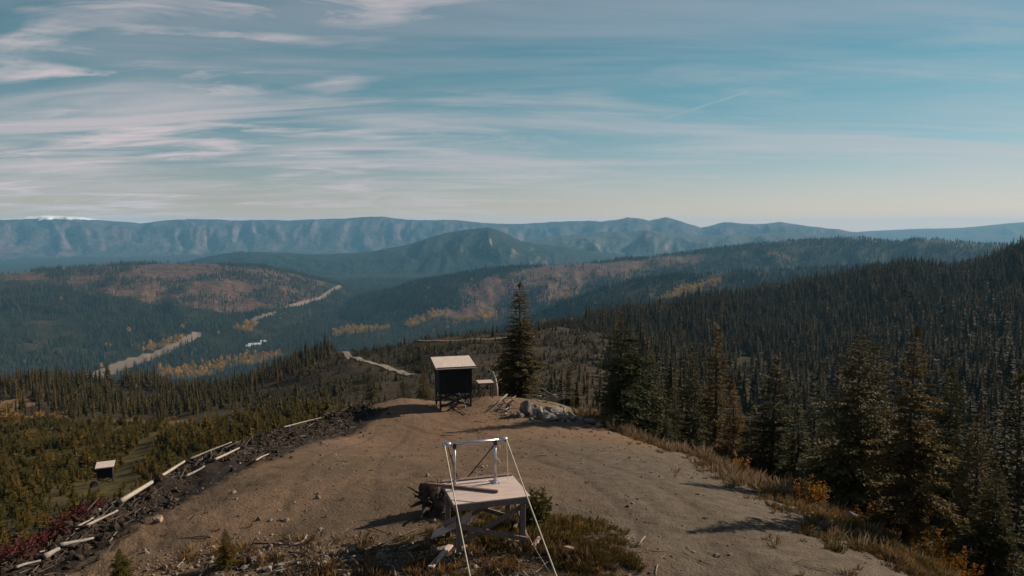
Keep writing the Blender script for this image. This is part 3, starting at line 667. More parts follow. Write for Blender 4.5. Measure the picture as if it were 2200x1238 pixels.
# ------------------------------------------------------------------ trees
def diamond(mb_v, mb_f, p, d, side, L, wdt):
    o = len(mb_v); q = p + d * (L * .42)
    mb_v += [p, q + side * wdt, p + d * L, q - side * wdt]; mb_f.append((o, o + 1, o + 2, o + 3))
def fir_meshes(seed, h, spread, ragged=.25, sparse=.0, bare=.08, gap=0, sub=11, lop=0.0):
    """tapered trunk, limbs in whorls that each carry rows of fine needle twigs, some bare dead twigs"""
    rs = random.Random(seed); tr = MB(); lean = Vector((rs.uniform(-.02, .02), rs.uniform(-.02, .02), 0)) * h
    P = [Vector((lean.x * (t ** 2) + rs.uniform(-.006, .006) * h, lean.y * t ** 2, -.25 if t == 0 else h * t)) for t in [0, .06, .2, .4, .6, .8, .97]]
    r0 = .0145 * h + .02
    tr.tube(P, [r0 * 1.35, r0 * 1.05, r0 * .88, r0 * .66, r0 * .45, r0 * .22, .006], 8)
    V, F = [], []; dead = MB(); UP = Vector((0, 0, 1))
    z = bare * h
    while z < h * .985:
        t = z / h; prof = (1 - t) ** .78 * (.70 + .30 * min(1, (t - bare) / .16)) * spread * h * (1 + .14 * math.sin(t * 23 + seed))
        nb = rs.randint(6, 8) if t < .8 else rs.randint(5, 6)
        a0 = rs.uniform(0, 6.28); base = Vector((lean.x * t * t, lean.y * t * t, z))
        for b in range(nb):
            if rs.random() < sparse: continue
            a = a0 + 6.283 * b / nb + rs.uniform(-.35, .35); L = prof * rs.uniform(1 - ragged * 1.6, 1 + ragged) * (1 + lop * math.cos(a)); L = max(L, .05 * h * (1 - t) + .06)
            rise = .46 * t - .10 + rs.uniform(-.14, .12)
            out = Vector((math.cos(a), math.sin(a), 0)); isdead = rs.random() < (.08 if t < .85 else .02)
            m = min(max(3, int(L / .11)), sub); pts = []
            for k in range(m + 1):
                s_ = k / m; pts.append(base + out * (L * s_) + Vector((0, 0, L * (rise * s_ - .36 * s_ * s_ + .20 * s_ ** 3))) + Vector((rs.uniform(-1, 1), rs.uniform(-1, 1), rs.uniform(-1, 1))) * .014 * L)
            if isdead:
                st = max(1, m // 3); pp = pts[::st]; dead.tube(pp, [.012 + .004 * L] + [.006] * (len(pp) - 1), 4)
                for k in range(2, m, 2):
                    dd = (out * .6 + Vector((rs.uniform(-1, 1), rs.uniform(-1, 1), rs.uniform(-.5, .5)))).normalized(); dead.tube([pts[k], pts[k] + dd * L * .22], [.006, .003], 3, cap=False)
                continue
            tr.tube([pts[0], pts[m // 2], pts[-1]], [.010 + .006 * L, .008, .004], 4, cap=False)
            for k in range(1, m + 1):
                p = pts[k]; d = (pts[k] - pts[k - 1]).normalized(); s_ = k / m; sd = d.cross(UP).normalized()
                wl = L * (.36 * (1 - .60 * s_)) * rs.uniform(.75, 1.2) + .05
                for sg in (-1, 1):
                    dd = (d * rs.uniform(.5, .9) + sd * sg * rs.uniform(.6, 1.0) + Vector((0, 0, rs.uniform(-.34, .16)))).normalized()
                    sv = dd.cross(UP).normalized()
                    diamond(V, F, p, dd, Matrix.Rotation(rs.uniform(-.8, .8), 3, dd) @ sv, wl, wl * rs.uniform(.10, .16))
                    for q_, q2 in ((.22, 1), (.42, -1), (.62, 1), (.8, -1)):
                        d3 = (dd * .75 + sv * q2 * rs.uniform(.4, .8) + Vector((0, 0, rs.uniform(-.45, .45)))).normalized()
                        ll = wl * (.55 - .22 * q_) + .02
                        diamond(V, F, p + dd * (wl * q_), d3, d3.orthogonal().normalized(), ll, ll * rs.uniform(.20, .32))
                if k == m: diamond(V, F, p, d, sd, wl * 1.0, wl * .14)
        z += h * (.026 if t < .75 else .021) * rs.uniform(.7, 1.3)
    for k in range(8):
        a = k * .785; d = Vector((math.cos(a) * .3, math.sin(a) * .3, 1)).normalized(); diamond(V, F, Vector((lean.x, lean.y, h * (.94 + .004 * k))), d, d.orthogonal().normalized(), .045 * h, .005 * h)
    crown = MB(); crown.v = [tuple(q) for q in V]; crown.f = F; crown.m = [0] * len(F)
    return tr, crown, dead
FIRS = []
for sd_, h, sp2, rg, spz, br in [(1, 6, .20, .20, .02, .04), (2, 6, .25, .28, .05, .12), (3, 6, .145, .20, .02, .02), (4, 6, .215, .32, .10, .09), (5, 6, .175, .26, .05, .04), (6, 6, .26, .34, .10, .15)]:
    tr, cr, de = fir_meshes(sd_, h, sp2, rg, spz, br, lop=(.3 if sd_ == 2 else 0))
    FIRS.append((tr.mesh('trunk', [M['bark']], True), cr.mesh('crown', [M['needle']]), de.mesh('dead_branches', [M['greywood']])))
GOLDCROWN = FIRS[2][1].copy(); GOLDCROWN.materials[0] = M['needle_gold']
GOLDCROWN4 = FIRS[4][1].copy(); GOLDCROWN4.materials[0] = M['needle_gold']
SAPC = {}
for k_ in (1, 3):
    SAPC[k_] = FIRS[k_][1].copy(); SAPC[k_].materials[0] = M['sapling']
HERO_XY = []
def hero(px, y, top, var, label, gold=False, group=None, wid=1.0, name='fir_tree', rz=None):
    p = place(px, y); h = z_at(top, y) - p.z; h = max(h, .25); s = h / 6
    o = empty(name, (p.x, p.y, p.z), random.uniform(0, 6.28) if rz is None else rz); tag(o, label, 'tree', group)
    t, c, d = FIRS[var]
    if gold: c = GOLDCROWN if var != 4 else GOLDCROWN4
    if name == 'fir_sapling': c = SAPC[var]
    link_mesh('trunk', t, (0, 0, 0), o, 0, (s * wid, s * wid, s)); link_mesh('crown', c, (0, 0, 0), o, 0, (s * wid, s * wid, s)); link_mesh('dead_branches', d, (0, 0, 0), o, 0, (s * wid, s * wid, s))['kind'] = 'stuff'
    HERO_XY.append((p.x, p.y)); return o
hero(1118, 44, 606, 0, 'tall lone fir standing behind the boulder pile, near the middle', wid=1.25)
hero(1330, 35, 670, 1, 'broad ragged fir with bare lower trunk at the right edge of the clearing', wid=1.25, rz=0)
hero(1392, 37.5, 742, 3, 'bushy fir with bleached top twigs just right of the broad ragged fir', wid=1.25)
hero(1222, 47, 778, 2, 'slim young fir spire between the lone fir and the broad ragged fir')
hero(1484, 44, 740, 4, 'mid-height fir left of the tall golden-lit fir spire', wid=.95)
hero(1530, 46, 698, 2, 'tall narrow fir with golden sunlit needles, highest of its cluster', gold=True, wid=1.15)
hero(1572, 41, 822, 4, 'short golden-lit fir at the foot of the tall golden-lit spire', gold=True, wid=1.1)
hero(1448, 41, 800, 2, 'short dark fir behind the bushy fir with bleached top')
hero(1652, 33, 765, 0, 'dark full fir with grey dead twigs right of the golden-lit spire cluster', wid=1.25)
hero(1742, 36, 818, 2, 'narrow fir between the dark full fir and the big ragged fir', wid=1.1)
hero(1708, 30, 850, 4, 'low fir below the narrow fir on the right slope', wid=1.1)
hero(1832, 19.0, 712, 5, 'big ragged fir with long sweeping dark limbs on the right slope', wid=1.05)
hero(1868, 26, 735, 4, 'fir with pale trunk showing just behind the big ragged fir', wid=1.1)
hero(1943, 14.3, 702, 3, 'browned fir with long bare lower trunk beside the golden shrub', gold=False, wid=.95)
hero(2012, 24, 790, 5, 'thin fir with many grey dead twigs right of the bare trunked fir', wid=.8)
hero(2085, 21, 885, 0, 'dark fir in the lower right, second from the photo edge', wid=1.0)
hero(2165, 23, 800, 4, 'fir nearest the right edge of the photo', wid=1.1)
hero(2120, 15.5, 1000, 1, 'small dark fir low in the bottom right corner', wid=1.1)
hero(1780, 27, 872, 0, 'small dark fir tucked against the left of the big ragged fir', wid=1.2)
hero(1610, 37, 880, 1, 'low dark fir on the right slope under the golden-lit spire cluster', wid=1.1)
hero(1430, 33.5, 888, 3, 'small fir bush hugging the right edge of the clearing', wid=1.3)
hero(489, 9.8, 1136, 3, 'small yellow-green fir sapling by the rubble in the foreground', wid=1.5, name='fir_sapling')
hero(256, 9.35, 1180, 1, 'fir sapling cut off by the bottom edge left of the foreground', wid=1.6, name='fir_sapling')
hero(1190, 46, 845, 3, 'low fir under the lone tall fir', wid=1.3)
hero(800, 60, 790, 4, 'small dark fir standing left of the black hut beyond the clearing', wid=1.1)
hero(870, 66, 800, 2, 'small dark fir just left of the black hut beyond the clearing', wid=1.2)
hero(912, 58, 795, 0, 'fir partly hidden behind the black hut', wid=1.2)
hero(1085, 50, 742, 4, 'dark fir half hidden behind the tall lone fir', wid=1.3)

# forest conifers for crowds
def spire(seed, h, rad, layers, per, irregular=.3, rise=-.32, core=.42):
    rs = random.Random(seed); V, F = [], []
    for i in range(layers):
        t = (i + .3) / layers; z = h * (.05 + .93 * t); rr = rad * (1 - t) ** .72 * (.75 + .25 * min(1, t / .15)) * rs.uniform(1 - irregular, 1 + irregular * .7) + .012 * h; a0 = rs.uniform(0, 6.28)
        n_ = per if t < .7 else max(4, per - 2)
        for k in range(n_):
            a = a0 + 6.283 * k / n_ + rs.uniform(-.4, .4); L = rr * rs.uniform(.6, 1.3); d = Vector((math.cos(a), math.sin(a), rise + .5 * t + rs.uniform(-.25, .2))).normalized()
            sd = Vector((-math.sin(a), math.cos(a), rs.uniform(-.7, .7))).normalized(); diamond(V, F, Vector((0, 0, z + .1 * L)), d, sd, L, L * rs.uniform(.22, .36) * 7.0 / per)
    mb = MB(); mb.v = [tuple(q) for q in V]; mb.f = F; mb.m = [0] * len(F)
    if core:
        o = len(mb.v); mb.v += [(math.cos(k) * rad * core * rs.uniform(.7, 1.2), math.sin(k) * rad * core * rs.uniform(.7, 1.2), h * rs.uniform(.05, .14)) for k in (0, 1.05, 2.1, 3.14, 4.19, 5.24)] + [(0, 0, h * .97)]
        for k in range(6): mb.f.append((o + k, o + (k + 1) % 6, o + 6)); mb.m.append(0)
    mb.tube([(0, 0, -.06 * h), (0, 0, h * .5), (0, 0, h)], [.014 * h, .009 * h, .001], 4, 1, cap=False)
    return mb
def mkset(pref, specs, leaf, trunk='bark'):
    return [spire(*s).mesh(pref, [M[leaf], M[trunk]]) for s in specs]
HILL = mkset('forest_conifer', [(21, 10, 1.9, 18, 9, .3, -.32, .5), (22, 10, 1.55, 19, 8, .3, -.3, .5), (23, 10, 2.2, 17, 9, .35, -.35, .45), (24, 10, 1.75, 18, 9, .25, -.3, .5), (25, 10, 1.35, 18, 8, .35, -.3, .5), (26, 10, 2.0, 17, 9, .4, -.35, .45), (28, 10, 1.6, 18, 9, .5, -.4, .4)], 'needle_far', 'darkbark')
HILL.append(spire(27, 10, .9, 11, 4, .6, -.15, 0).mesh('forest_conifer', [M['snagtwig'], M['bark']]))
HILL = HILL[:-1] * 3 + HILL[-1:]
FARC = mkset('distant_conifer', [(31, 10, 1.7, 8, 5, .3), (32, 10, 2.1, 7, 5, .35), (33, 10, 1.5, 8, 5, .3)], 'needle_valley')
FARV = mkset('valley_conifer', [(34, 10, 1.7, 8, 5, .3), (35, 10, 2.1, 7, 5, .35), (36, 10, 1.5, 8, 5, .3)], 'needle_floor')
YOUNG = mkset('young_conifer', [(41, 2, .55, 17, 12, .35, .1, .3), (42, 2, .66, 16, 13, .4, .15, .3), (43, 2, .45, 18, 11, .3, .1, .3), (44, 2, .6, 16, 12, .45, .2, .3), (45, 2, .5, 17, 12, .5, .05, .3)], 'sapling')
def blob_tree(seed, h, rad, n=90):
    rs = random.Random(seed); V, F = [], []
    for _ in range(n):
        d = Vector((rs.gauss(0, 1), rs.gauss(0, 1), rs.gauss(0, 1))).normalized() * rs.uniform(.55, 1.0); p = Vector((d.x * rad, d.y * rad, h * .58 + d.z * h * .42))
        q = Vector((rs.uniform(-1, 1), rs.uniform(-1, 1), rs.uniform(-1, 1))).normalized(); diamond(V, F, p, q, q.orthogonal().normalized(), rad * .55, rad * .22)
    mb = MB(); mb.v = [tuple(q) for q in V]; mb.f = F; mb.m = [0] * len(F); mb.tube([(0, 0, -.05 * h), (0, 0, h * .7)], [.03 * h, .012 * h], 4, 1, cap=False); return mb
ASPEN = [blob_tree(51, 8, 1.9).mesh('golden_tree', [M['gold_leaf'], M['bark']]), blob_tree(52, 8, 2.6).mesh('golden_tree', [M['gold_leaf'], M['bark']])]

def scatter(name, label, cat, pts, scl, meshes, seed, kind='stuff', tilt=0.0, rotz=None, nonuni=None):
    """one object of many instances on points"""
    rg = np.random.default_rng(seed); N = len(pts)
    me = bpy.data.meshes.new(name); me.vertices.add(N); me.vertices.foreach_set('co', np.asarray(pts, np.float32).ravel())
    a = me.attributes.new('scl', 'FLOAT_VECTOR', 'POINT'); s3 = np.repeat(np.asarray(scl, np.float32)[:, None], 3, 1) if np.ndim(scl) == 1 else np.asarray(scl, np.float32); a.data.foreach_set('vector', s3.ravel().astype(np.float32))
    rot = np.zeros((N, 3), np.float32); rot[:, 2] = rg.uniform(0, 6.28, N) if rotz is None else rotz
    rot[:, :2] = rg.normal(0, tilt, (N, 2)) if tilt else 0
    a = me.attributes.new('rot', 'FLOAT_VECTOR', 'POINT'); a.data.foreach_set('vector', rot.ravel())
    a = me.attributes.new('vid', 'INT', 'POINT'); a.data.foreach_set('value', rg.integers(0, len(meshes), N).astype(np.int32))
    o = bpy.data.objects.new(name, me); col.objects.link(o); tag(o, label, cat, kind=kind)
    g = bpy.data.node_groups.new(name, 'GeometryNodeTree'); g.interface.new_socket('Geometry', in_out='INPUT', socket_type='NodeSocketGeometry'); g.interface.new_socket('Geometry', in_out='OUTPUT', socket_type='NodeSocketGeometry')
    gi = g.nodes.new('NodeGroupInput'); go = g.nodes.new('NodeGroupOutput'); ip = g.nodes.new('GeometryNodeInstanceOnPoints'); join = g.nodes.new('GeometryNodeGeometryToInstance')
    for m in meshes:
        so = SRC.get(m.name)
        if so is None:
            so = bpy.data.objects.new('source_' + m.name, m); SRC[m.name] = so
        oi = g.nodes.new('GeometryNodeObjectInfo'); oi.inputs['Object'].default_value = so; oi.inputs['As Instance'].default_value = True
        g.links.new(oi.outputs['Geometry'], join.inputs[0])
    def na(nm, ty):
        q = g.nodes.new('GeometryNodeInputNamedAttribute'); q.data_type = ty; q.inputs[0].default_value = nm; return q.outputs[0]
    g.links.new(gi.outputs[0], ip.inputs['Points']); g.links.new(join.outputs[0], ip.inputs['Instance'])
    ip.inputs['Pick Instance'].default_value = True; g.links.new(na('vid', 'INT'), ip.inputs['Instance Index'])
    g.links.new(na('rot', 'FLOAT_VECTOR'), ip.inputs['Rotation']); g.links.new(na('scl', 'FLOAT_VECTOR'), ip.inputs['Scale'])
    g.links.new(ip.outputs[0], go.inputs[0])
    md = o.modifiers.new('scatter', 'NODES'); md.node_group = g
    return o
SRC = {}
# mask lookup on the polar grid
def look(mk, x, y):
    th = np.arctan2(x, y); r = np.hypot(x, y); i = np.clip(np.searchsorted(th_f, th), 0, len(th_f) - 1); j = np.clip(np.searchsorted(RR, r), 0, NR - 1); return mk[i, j]
def annulus(n, d0, d1, r0, r1, rg, power=2.0):
    th = rg.uniform(R(d0), R(d1), n); r = (rg.uniform(r0 ** power, r1 ** power, n)) ** (1 / power); return r * np.sin(th), r * np.cos(th)

# --- the conifer crowd within a kilometre
rg = np.random.default_rng(5)
x, y = annulus(46000, -41, 41, 52, 1080, rg, 1.65)
z = terrain(x, y); r = np.hypot(x, y); th = np.arctan2(x, y)
dens = .5 + 1.2 * fbm(x / 55, y / 55, 3)
right = (th > R(1.5)) | (r > 420)
right &= ~((th < R(3)) & (r < 345))
rgt_near = (th > R(5)) & (r < 140)
ok = right & (rg.uniform(0, 1, len(x)) < np.clip(dens + .25, .25, 1))
ok &= ~in_poly(x, y, SLOPE) & ~in_poly(x, y, CUTLAND)
for B in BENCH: ok &= ~in_poly(x, y, B)
h = np.clip(rg.normal(10.0, 3.1, len(x)) * (1 + .35 * fbm(x / 45, y / 45, 2)), 3, 19) * np.where(r < 120, .62, np.where(r < 250, .85, 1.0)) * np.where(r > 650, 1.12, 1)
# left forest belt below the logged benches, and its edge up the spur
belt = (~right) & (r > 205) & (r < 480) & ~in_poly(x, y, CUTLAND) & ~in_poly(x, y, SLOPE) & (rg.uniform(0, 1, len(x)) < .95)
for B in BENCH: belt &= ~in_poly(x, y, B)
ok |= belt
h = np.where(belt, h * .50, h); h = np.where((th < R(9)) & (th > R(-5)) & (r < 240), h * .42, h); h = np.where((th > R(-14)) & (th < R(6)) & (r > 300) & (r < 760), h * (.42 + .25 * sstep(400, 700, r)), h)
ok &= visible(x, y, z, h + 7)
x, y, z, h, r, th = (q[ok] for q in (x, y, z, h, r, th))
dmin = np.min(np.hypot(x[:, None] - np.array([q[0] for q in HERO_XY]), y[:, None] - np.array([q[1] for q in HERO_XY])), axis=1)
k_ = dmin > 2.2; x, y, z, h, r, th = (q[k_] for q in (x, y, z, h, r, th))
strict = visible(x, y, z, h * .8) & (np.abs(th) < R(35.5))
leftside = th < R(-8)
def individuals(selmask, count, name, label, group, meshes, native):
    app = np.where(selmask & strict, h / r, 0); o_ = np.argsort(-app)[:count]
    o_ = o_[app[o_] > 0]
    for i in o_:
        ob = link_mesh(name, meshes[i % len(meshes)], (x[i], y[i], z[i]), None, random.uniform(0, 6.28), (h[i] / native * random.uniform(.85, 1.2),) * 2 + (h[i] / native,))
        lb2, gr2 = (label, group) if not callable(label) else label(r[i], th[i]); tag(ob, lb2, 'tree', gr2)
    m = np.ones(len(x), bool); m[o_] = False; return m
mR = individuals(~leftside, 190, 'conifer_tree', (lambda rr, tt: ('conifer on the steep slope just below the right rim of the clearing', 'conifers below the right rim') if rr < 130 else (('dark slender conifer in the hollow right of the tall lone fir', 'conifers in the hollow behind the clearing') if tt < R(12) else ('dark slender conifer standing in the crowded forest on the right hillside', 'conifers of the right hillside forest'))), None, HILL, 10)
mL = individuals(leftside, 110, 'conifer_tree', 'dark conifer in the forest belt below the logged slope on the left', 'conifers of the left forest belt', HILL, 10)
rest = mR & mL
def wscale(hh, native, rg): s = np.stack([hh / native * rg.uniform(.85, 1.25, len(hh))] * 2 + [hh / native], 1); return s
a_ = rest & ~leftside
scatter('conifer_forest', 'dense dark conifer forest covering the right hillside', 'forest', np.stack([x, y, z], 1)[a_], wscale(h[a_], 10, rg), HILL, 1)
a_ = rest & leftside
scatter('conifer_forest', 'belt of dark conifers on the lower left slope', 'forest', np.stack([x, y, z], 1)[a_], wscale(h[a_], 10, rg), HILL, 2)

# --- young conifers on the sunny left slope
x, y = annulus(20000, -42, -10, 15, 235, rg, 1.4)
z = terrain(x, y); bdv, bpv = poly_dist(x, y, BERM)
ok = in_poly(x, y, SLOPE) & (bdv > 2.2) & (rg.uniform(0, 1, len(x)) < np.clip(.58 + 1.4 * fbm(x / 11, y / 11, 4), .06, 1))
HUT2 = hit(228, 1037)
TRACK = np.array([tuple(hit(*p)[:2]) for p in [(130, 1085), (185, 1055), (228, 1034), (290, 1005), (310, 975), (322, 945), (345, 928), (395, 914)]])
td, _ = poly_dist(x, y, TRACK); ok &= np.abs(td) > 1.3; ok &= np.hypot(x - HUT2.x, y - HUT2.y) > 3.0; _t = np.clip((x * HUT2.x + y * HUT2.y) / (HUT2.x ** 2 + HUT2.y ** 2), .88, 1); ok &= np.hypot(x - HUT2.x * _t, y - HUT2.y * _t) > 2.9
for B in BENCH: ok &= ~in_poly(x, y, B)
h = np.clip(rg.lognormal(.32, .38, len(x)), .5, 3.4); r = np.hypot(x, y); th = np.arctan2(x, y)
h *= np.where(r < 30, .42, .42 + .5 * sstep(30, 120, r))
ok &= visible(x, y, z, h + 1.5)
x, y, z, h, r, th = (q[ok] for q in (x, y, z, h, r, th)); strict = visible(x, y, z, h * .6) & (np.abs(th) < R(35.7)); leftside = th < 1
m1 = individuals(leftside, 300, 'young_conifer', (lambda rr, tt: ('small young conifer in the bottom left, just beyond the soil bank', 'young conifers just beyond the soil bank') if rr < 45 else (('small young conifer on the left slope around the distant small hut', 'young conifers round the distant hut') if rr < 100 else ('small young conifer high on the left slope towards the forest belt', 'young conifers towards the forest belt'))), None, YOUNG, 2)
scatter('young_conifers', 'thicket of yellow-green young conifers covering the left slope', 'thicket', np.stack([x, y, z], 1)[m1], wscale(h[m1], 2, rg), YOUNG, 3)
# --- scrubby regrowth on the dark cut-over spur
x, y = annulus(17000, -24, 12, 60, 360, rg, 1.7); z = terrain(x, y); ok = (in_poly(x, y, CUTLAND) | ((np.hypot(x, y) < 215) & (np.arctan2(x, y) > R(-21)) & (np.arctan2(x, y) < R(4)))) & (rg.uniform(0, 1, len(x)) < np.clip(.45 + .9 * fbm(x / 20, y / 20, 3), .05, .9))
for RDn in (RD1, RD2):
    d_, _ = poly_dist(x, y, np.array([tuple(q[:2]) for q in RDn])); ok &= np.abs(d_) > 3.2
h = np.clip(rg.lognormal(.25, .45, len(x)), .4, 3.5) ; big_ = rg.uniform(0, 1, len(x)) < .03; h = np.where(big_, h * 2.0, h)
ok &= visible(x, y, z, h + 2); x, y, z, h = (q[ok] for q in (x, y, z, h))
CUTS_M = mkset('regrowth_conifer', [(61, 2, .55, 8, 7, .4), (62, 2, .75, 7, 7, .4), (63, 2, .45, 9, 6, .4)], 'needle_far')
scatter('regrowth_conifers', 'scrubby dark regrowth on the cut-over spur behind the black hut', 'thicket', np.stack([x, y, z], 1), wscale(h, 2, rg), CUTS_M, 4)

# --- valley and mid-distance forests
x, y = annulus(150000, -40, 40, 1080, 4300, rg, 1.35)
z = terrain(x, y); r = np.hypot(x, y); cutm = look(m_cut0, x, y); thin = look(m_thin, x, y); ok = look(m_gravel, x, y) < .35
pn = fbm(x / 210, y / 210, 4); lb = look(LAB, x, y)
tn = np.maximum(thin * .30, cutm * .8) + .95 * fbm(x / 110, y / 70, 4); ok &= ~((tn > .5) & (np.maximum(thin, cutm) > .1) & (rg.uniform(0, 1, len(x)) < .93))
ok &= (rg.uniform(0, 1, len(x)) > cutm * .7) & (rg.uniform(0, 1, len(x)) < np.clip(.72 + 1.5 * pn, .05, 1.0))
ok &= (look(m_gold, x, y) < .4) | (rg.uniform(0, 1, len(x)) < .15)
h = np.clip(rg.normal(15, 3.5, len(x)), 6, 26); ok &= visible(x, y, z, h + 10); ok &= ~((lb > 2))
x, y, z, h, r, lb = (q[ok] for q in (x, y, z, h, r, lb))
for nm, lab, cnd, sdd in [('valley floor', 'far conifer forest filling the valley floor on the left', lb == -1, 5), ('left hill', 'far conifer forest on the hill with reddish clearings at left', lb == RN.index('left_hill'), 6),
                     ('mid ridge', 'far conifer forest on the ridge with reddish clear-cuts in the middle', lb == RN.index('mid_ridge'), 7), ('spur', 'far conifer forest on the low dark ridge behind the right hillside', lb == RN.index('spur_ridge'), 8)]:
    if cnd.sum(): scatter('conifer_forest', lab, 'forest', np.stack([x, y, z], 1)[cnd], wscale(h[cnd], 10, rg) * np.array([1.15, 1.15, 1]), FARV if sdd < 7 else FARC, sdd)
# golden stands in the valley
gx, gy = annulus(60000, -36, 30, 1080, 4000, rg, 1.3); gm = look(m_gold, gx, gy); ok = (gm + .8 * fbm(gx / 40, gy / 40, 3) > .45) & (gm > .08) & (rg.uniform(0, 1, len(gx)) < .9) | (rg.uniform(0, 1, len(gx)) < .0035) & (look(m_clear, gx, gy) < .5)
gx, gy = gx[ok], gy[ok]; gzv = terrain(gx, gy); gl_ = look(LAB, gx, gy); v_ = visible(gx, gy, gzv, 14) & (gl_ <= 2); gx, gy, gzv = gx[v_], gy[v_], gzv[v_]
scatter('golden_trees', 'golden autumn trees in stands along the valley floor', 'trees', np.stack([gx, gy, gzv], 1), rg.uniform(.9, 1.9, len(gx)), ASPEN, 9)
# single golden trees on the right hillside
for px, py, rr, lb_ in [(1893, 572, 950, 'golden tree standing out just below the crest of the right hillside'), (1862, 572, 960, 'small golden tree left of the golden tree below the hillside crest'),
                       (1170, 690, 520, 'golden tree beside the top of the tall lone fir, lower one'), (1228, 678, 560, 'golden tree right of the tall lone fir, on the forest edge'), (1420, 640, 690, 'golden tree on the forest edge above the broad ragged fir')]:
    t, rr, zt = polar(px, py, rr); X, Y = rr * math.sin(t), rr * math.cos(t)
    tag(link_mesh('golden_tree', ASPEN[0], (X, Y, gz(X, Y)), None, random.uniform(0, 6), 1.35 if px == 1893 else .95), lb_, 'tree')

# ------------------------------------------------------------------ raised work table with steel frame
def frame_at(loc, yaw): return empty_root, loc
tp = [ (-.2224, 2.471), (.058, 2.556), (.0058, 2.804), (-.268, 2.715)]
TH_ = CZ - .86; ctr = Vector((sum(q[0] for q in tp) / 4 * TH_, sum(q[1] for q in tp) / 4 * TH_, 0))
TW, TD, TZ = .293 * TH_, .246 * TH_, .86; yaw = math.atan2(.085, .2804)
tb = empty('work_table', (ctr.x, ctr.y, 0), yaw); tag(tb, 'weathered plywood-topped work table carrying a steel pipe frame, in the foreground', 'table')
Rz = Matrix.Rotation(yaw, 4, 'Z')
def tw(px, py, y):     # world point -> table local
    return tb.matrix_local.inverted() @ at(px, py, y)
tb.matrix_world = Matrix.Translation((ctr.x, ctr.y, 0)) @ Rz
def loc_of(wp): return (Matrix.Translation((ctr.x, ctr.y, 0)) @ Rz).inverted() @ Vector(wp)
mb = MB(); mb.box((0, 0, TZ - .011), (TW / 2, TD / 2, .011)); mb.build('tabletop', M['ply'], tb, bevel=.003)
mb = MB(); mb.box((0, TD / 2 - .045, TZ + .013), (TW / 2 - .01, .045, .012)); mb.build('rear_cleat', M['lumber'], tb, bevel=.003)
for nm_, c_, h_ in [('apron', (0, -TD / 2 + .03, TZ - .022 - .047), (TW / 2 - .015, .019, .045)), ('apron', (0, TD / 2 - .03, TZ - .022 - .047), (TW / 2 - .015, .019, .045)),
                    ('apron', (-TW / 2 + .034, 0, TZ - .022 - .047), (.018, TD / 2 - .052, .044)), ('apron', (TW / 2 - .034, 0, TZ - .022 - .047), (.018, TD / 2 - .052, .044))]:
    mb = MB(); mb.box(c_, h_); mb.build(nm_, M['lumber'], tb, bevel=.003)
LX, LY = TW / 2 - .095, TD / 2 - .095
legs = [(-LX, -LY), (LX, -LY), (LX, LY), (-LX, LY)]
for lx, ly in legs:
    wp = Matrix.Translation((ctr.x, ctr.y, 0)) @ Rz @ Vector((lx, ly, 0)); zb = gz(wp.x, wp.y) - .08
    mb = MB(); mb.box((lx, ly, (TZ - .024 + zb) / 2), (.036, .036, (TZ - .024 - zb) / 2)); mb.build('leg', M['lumber'], tb, bevel=.004)
def brace(a, b, off, nm='brace', w=.030, t=.072, m='lumber'):
    mb = MB(); a = Vector(a) + Vector(off); b = Vector(b) + Vector(off); mb.bar(a, b, w, t, (0, 0, 1)); mb.build(nm, M[m], tb, bevel=.003)
brace((-LX - .05, -LY, .52), (LX + .05, -LY, .16), (0, -.062, 0)); brace((-LX - .05, -LY, .14), (LX + .05, -LY, .66), (0, .064, 0))
brace((-LX - .05, LY, .60), (LX + .05, LY, .14), (0, .062, 0)); brace((-LX - .05, LY, .14), (LX + .05, LY, .60), (0, -.064, 0))
brace((-LX, -LY - .05, .62), (-LX, LY + .05, .16), (-.062, 0, 0)); brace((LX, -LY - .05, .16), (LX, LY + .05, .62), (.062, 0, 0))
# steel frame: two uprights on foot plates, cross bar with clamps, two rear stays
yb = .20
def lp(px, py):            # local point on the vertical plane y_local = yb through a pixel
    a, b, c = ray(px, py); o = Vector((0, 0, CZ)); d = Vector((a, b, c)); nrm = (Rz.to_3x3() @ Vector((0, 1, 0))); q = Vector((ctr.x, ctr.y, 0)) + nrm * yb
    t = (q - o).dot(nrm) / d.dot(nrm); return loc_of(o + d * t)
L0 = lp(977, 1042); R0 = lp(1064, 1035); L1 = lp(976, 955); R1 = lp(1065, 945); EL_ = lp(953, 957); ER = lp(1088, 944)
zbar = (L1.z + R1.z) / 2
fr_ = empty('pipe_frame', tuple(Matrix.Translation((ctr.x, ctr.y, 0)) @ Rz @ Vector((0, yb, TZ))), yaw); tag(fr_, 'galvanised steel pipe frame with round cross bar standing on the work table', 'pipe frame')
def F_(v): return Vector((v[0], v[1] - yb, v[2] - TZ))
for q in (L0, R0):
    mb = MB(); mb.tube([F_((q.x, yb, TZ + .05)), F_((q.x, yb, zbar - .03))], .019, 10); mb.build('upright', M['steel'], fr_, True)
    mb = MB(); mb.box(F_((q.x, yb, TZ + .0055)), (.055, .075, .005)); mb.tube([F_((q.x, yb, TZ + .01)), F_((q.x, yb, TZ + .09))], [.034, .026], 10); mb.build('foot_plate', M['steel'], fr_)
mb = MB(); mb.tube([F_((EL_.x, yb, zbar)), F_((ER.x, yb, zbar))], .026, 12); mb.build('cross_bar', M['steel'], fr_, True)
for q in (EL_.x + .05, ER.x - .05):
    mb = MB(); mb.tube([F_((q - .06, yb, zbar)), F_((q - .05, yb, zbar)), F_((q + .05, yb, zbar)), F_((q + .06, yb, zbar))], [.030, .040, .040, .030], 12); mb.build('end_collar', M['steel'], fr_, True)
for q in (L0, R0):
    mb = MB(); mb.box(F_((q.x, yb, zbar - .03)), (.026, .03, .042)); mb.build('clamp', M['darksteel'], fr_, bevel=.004)
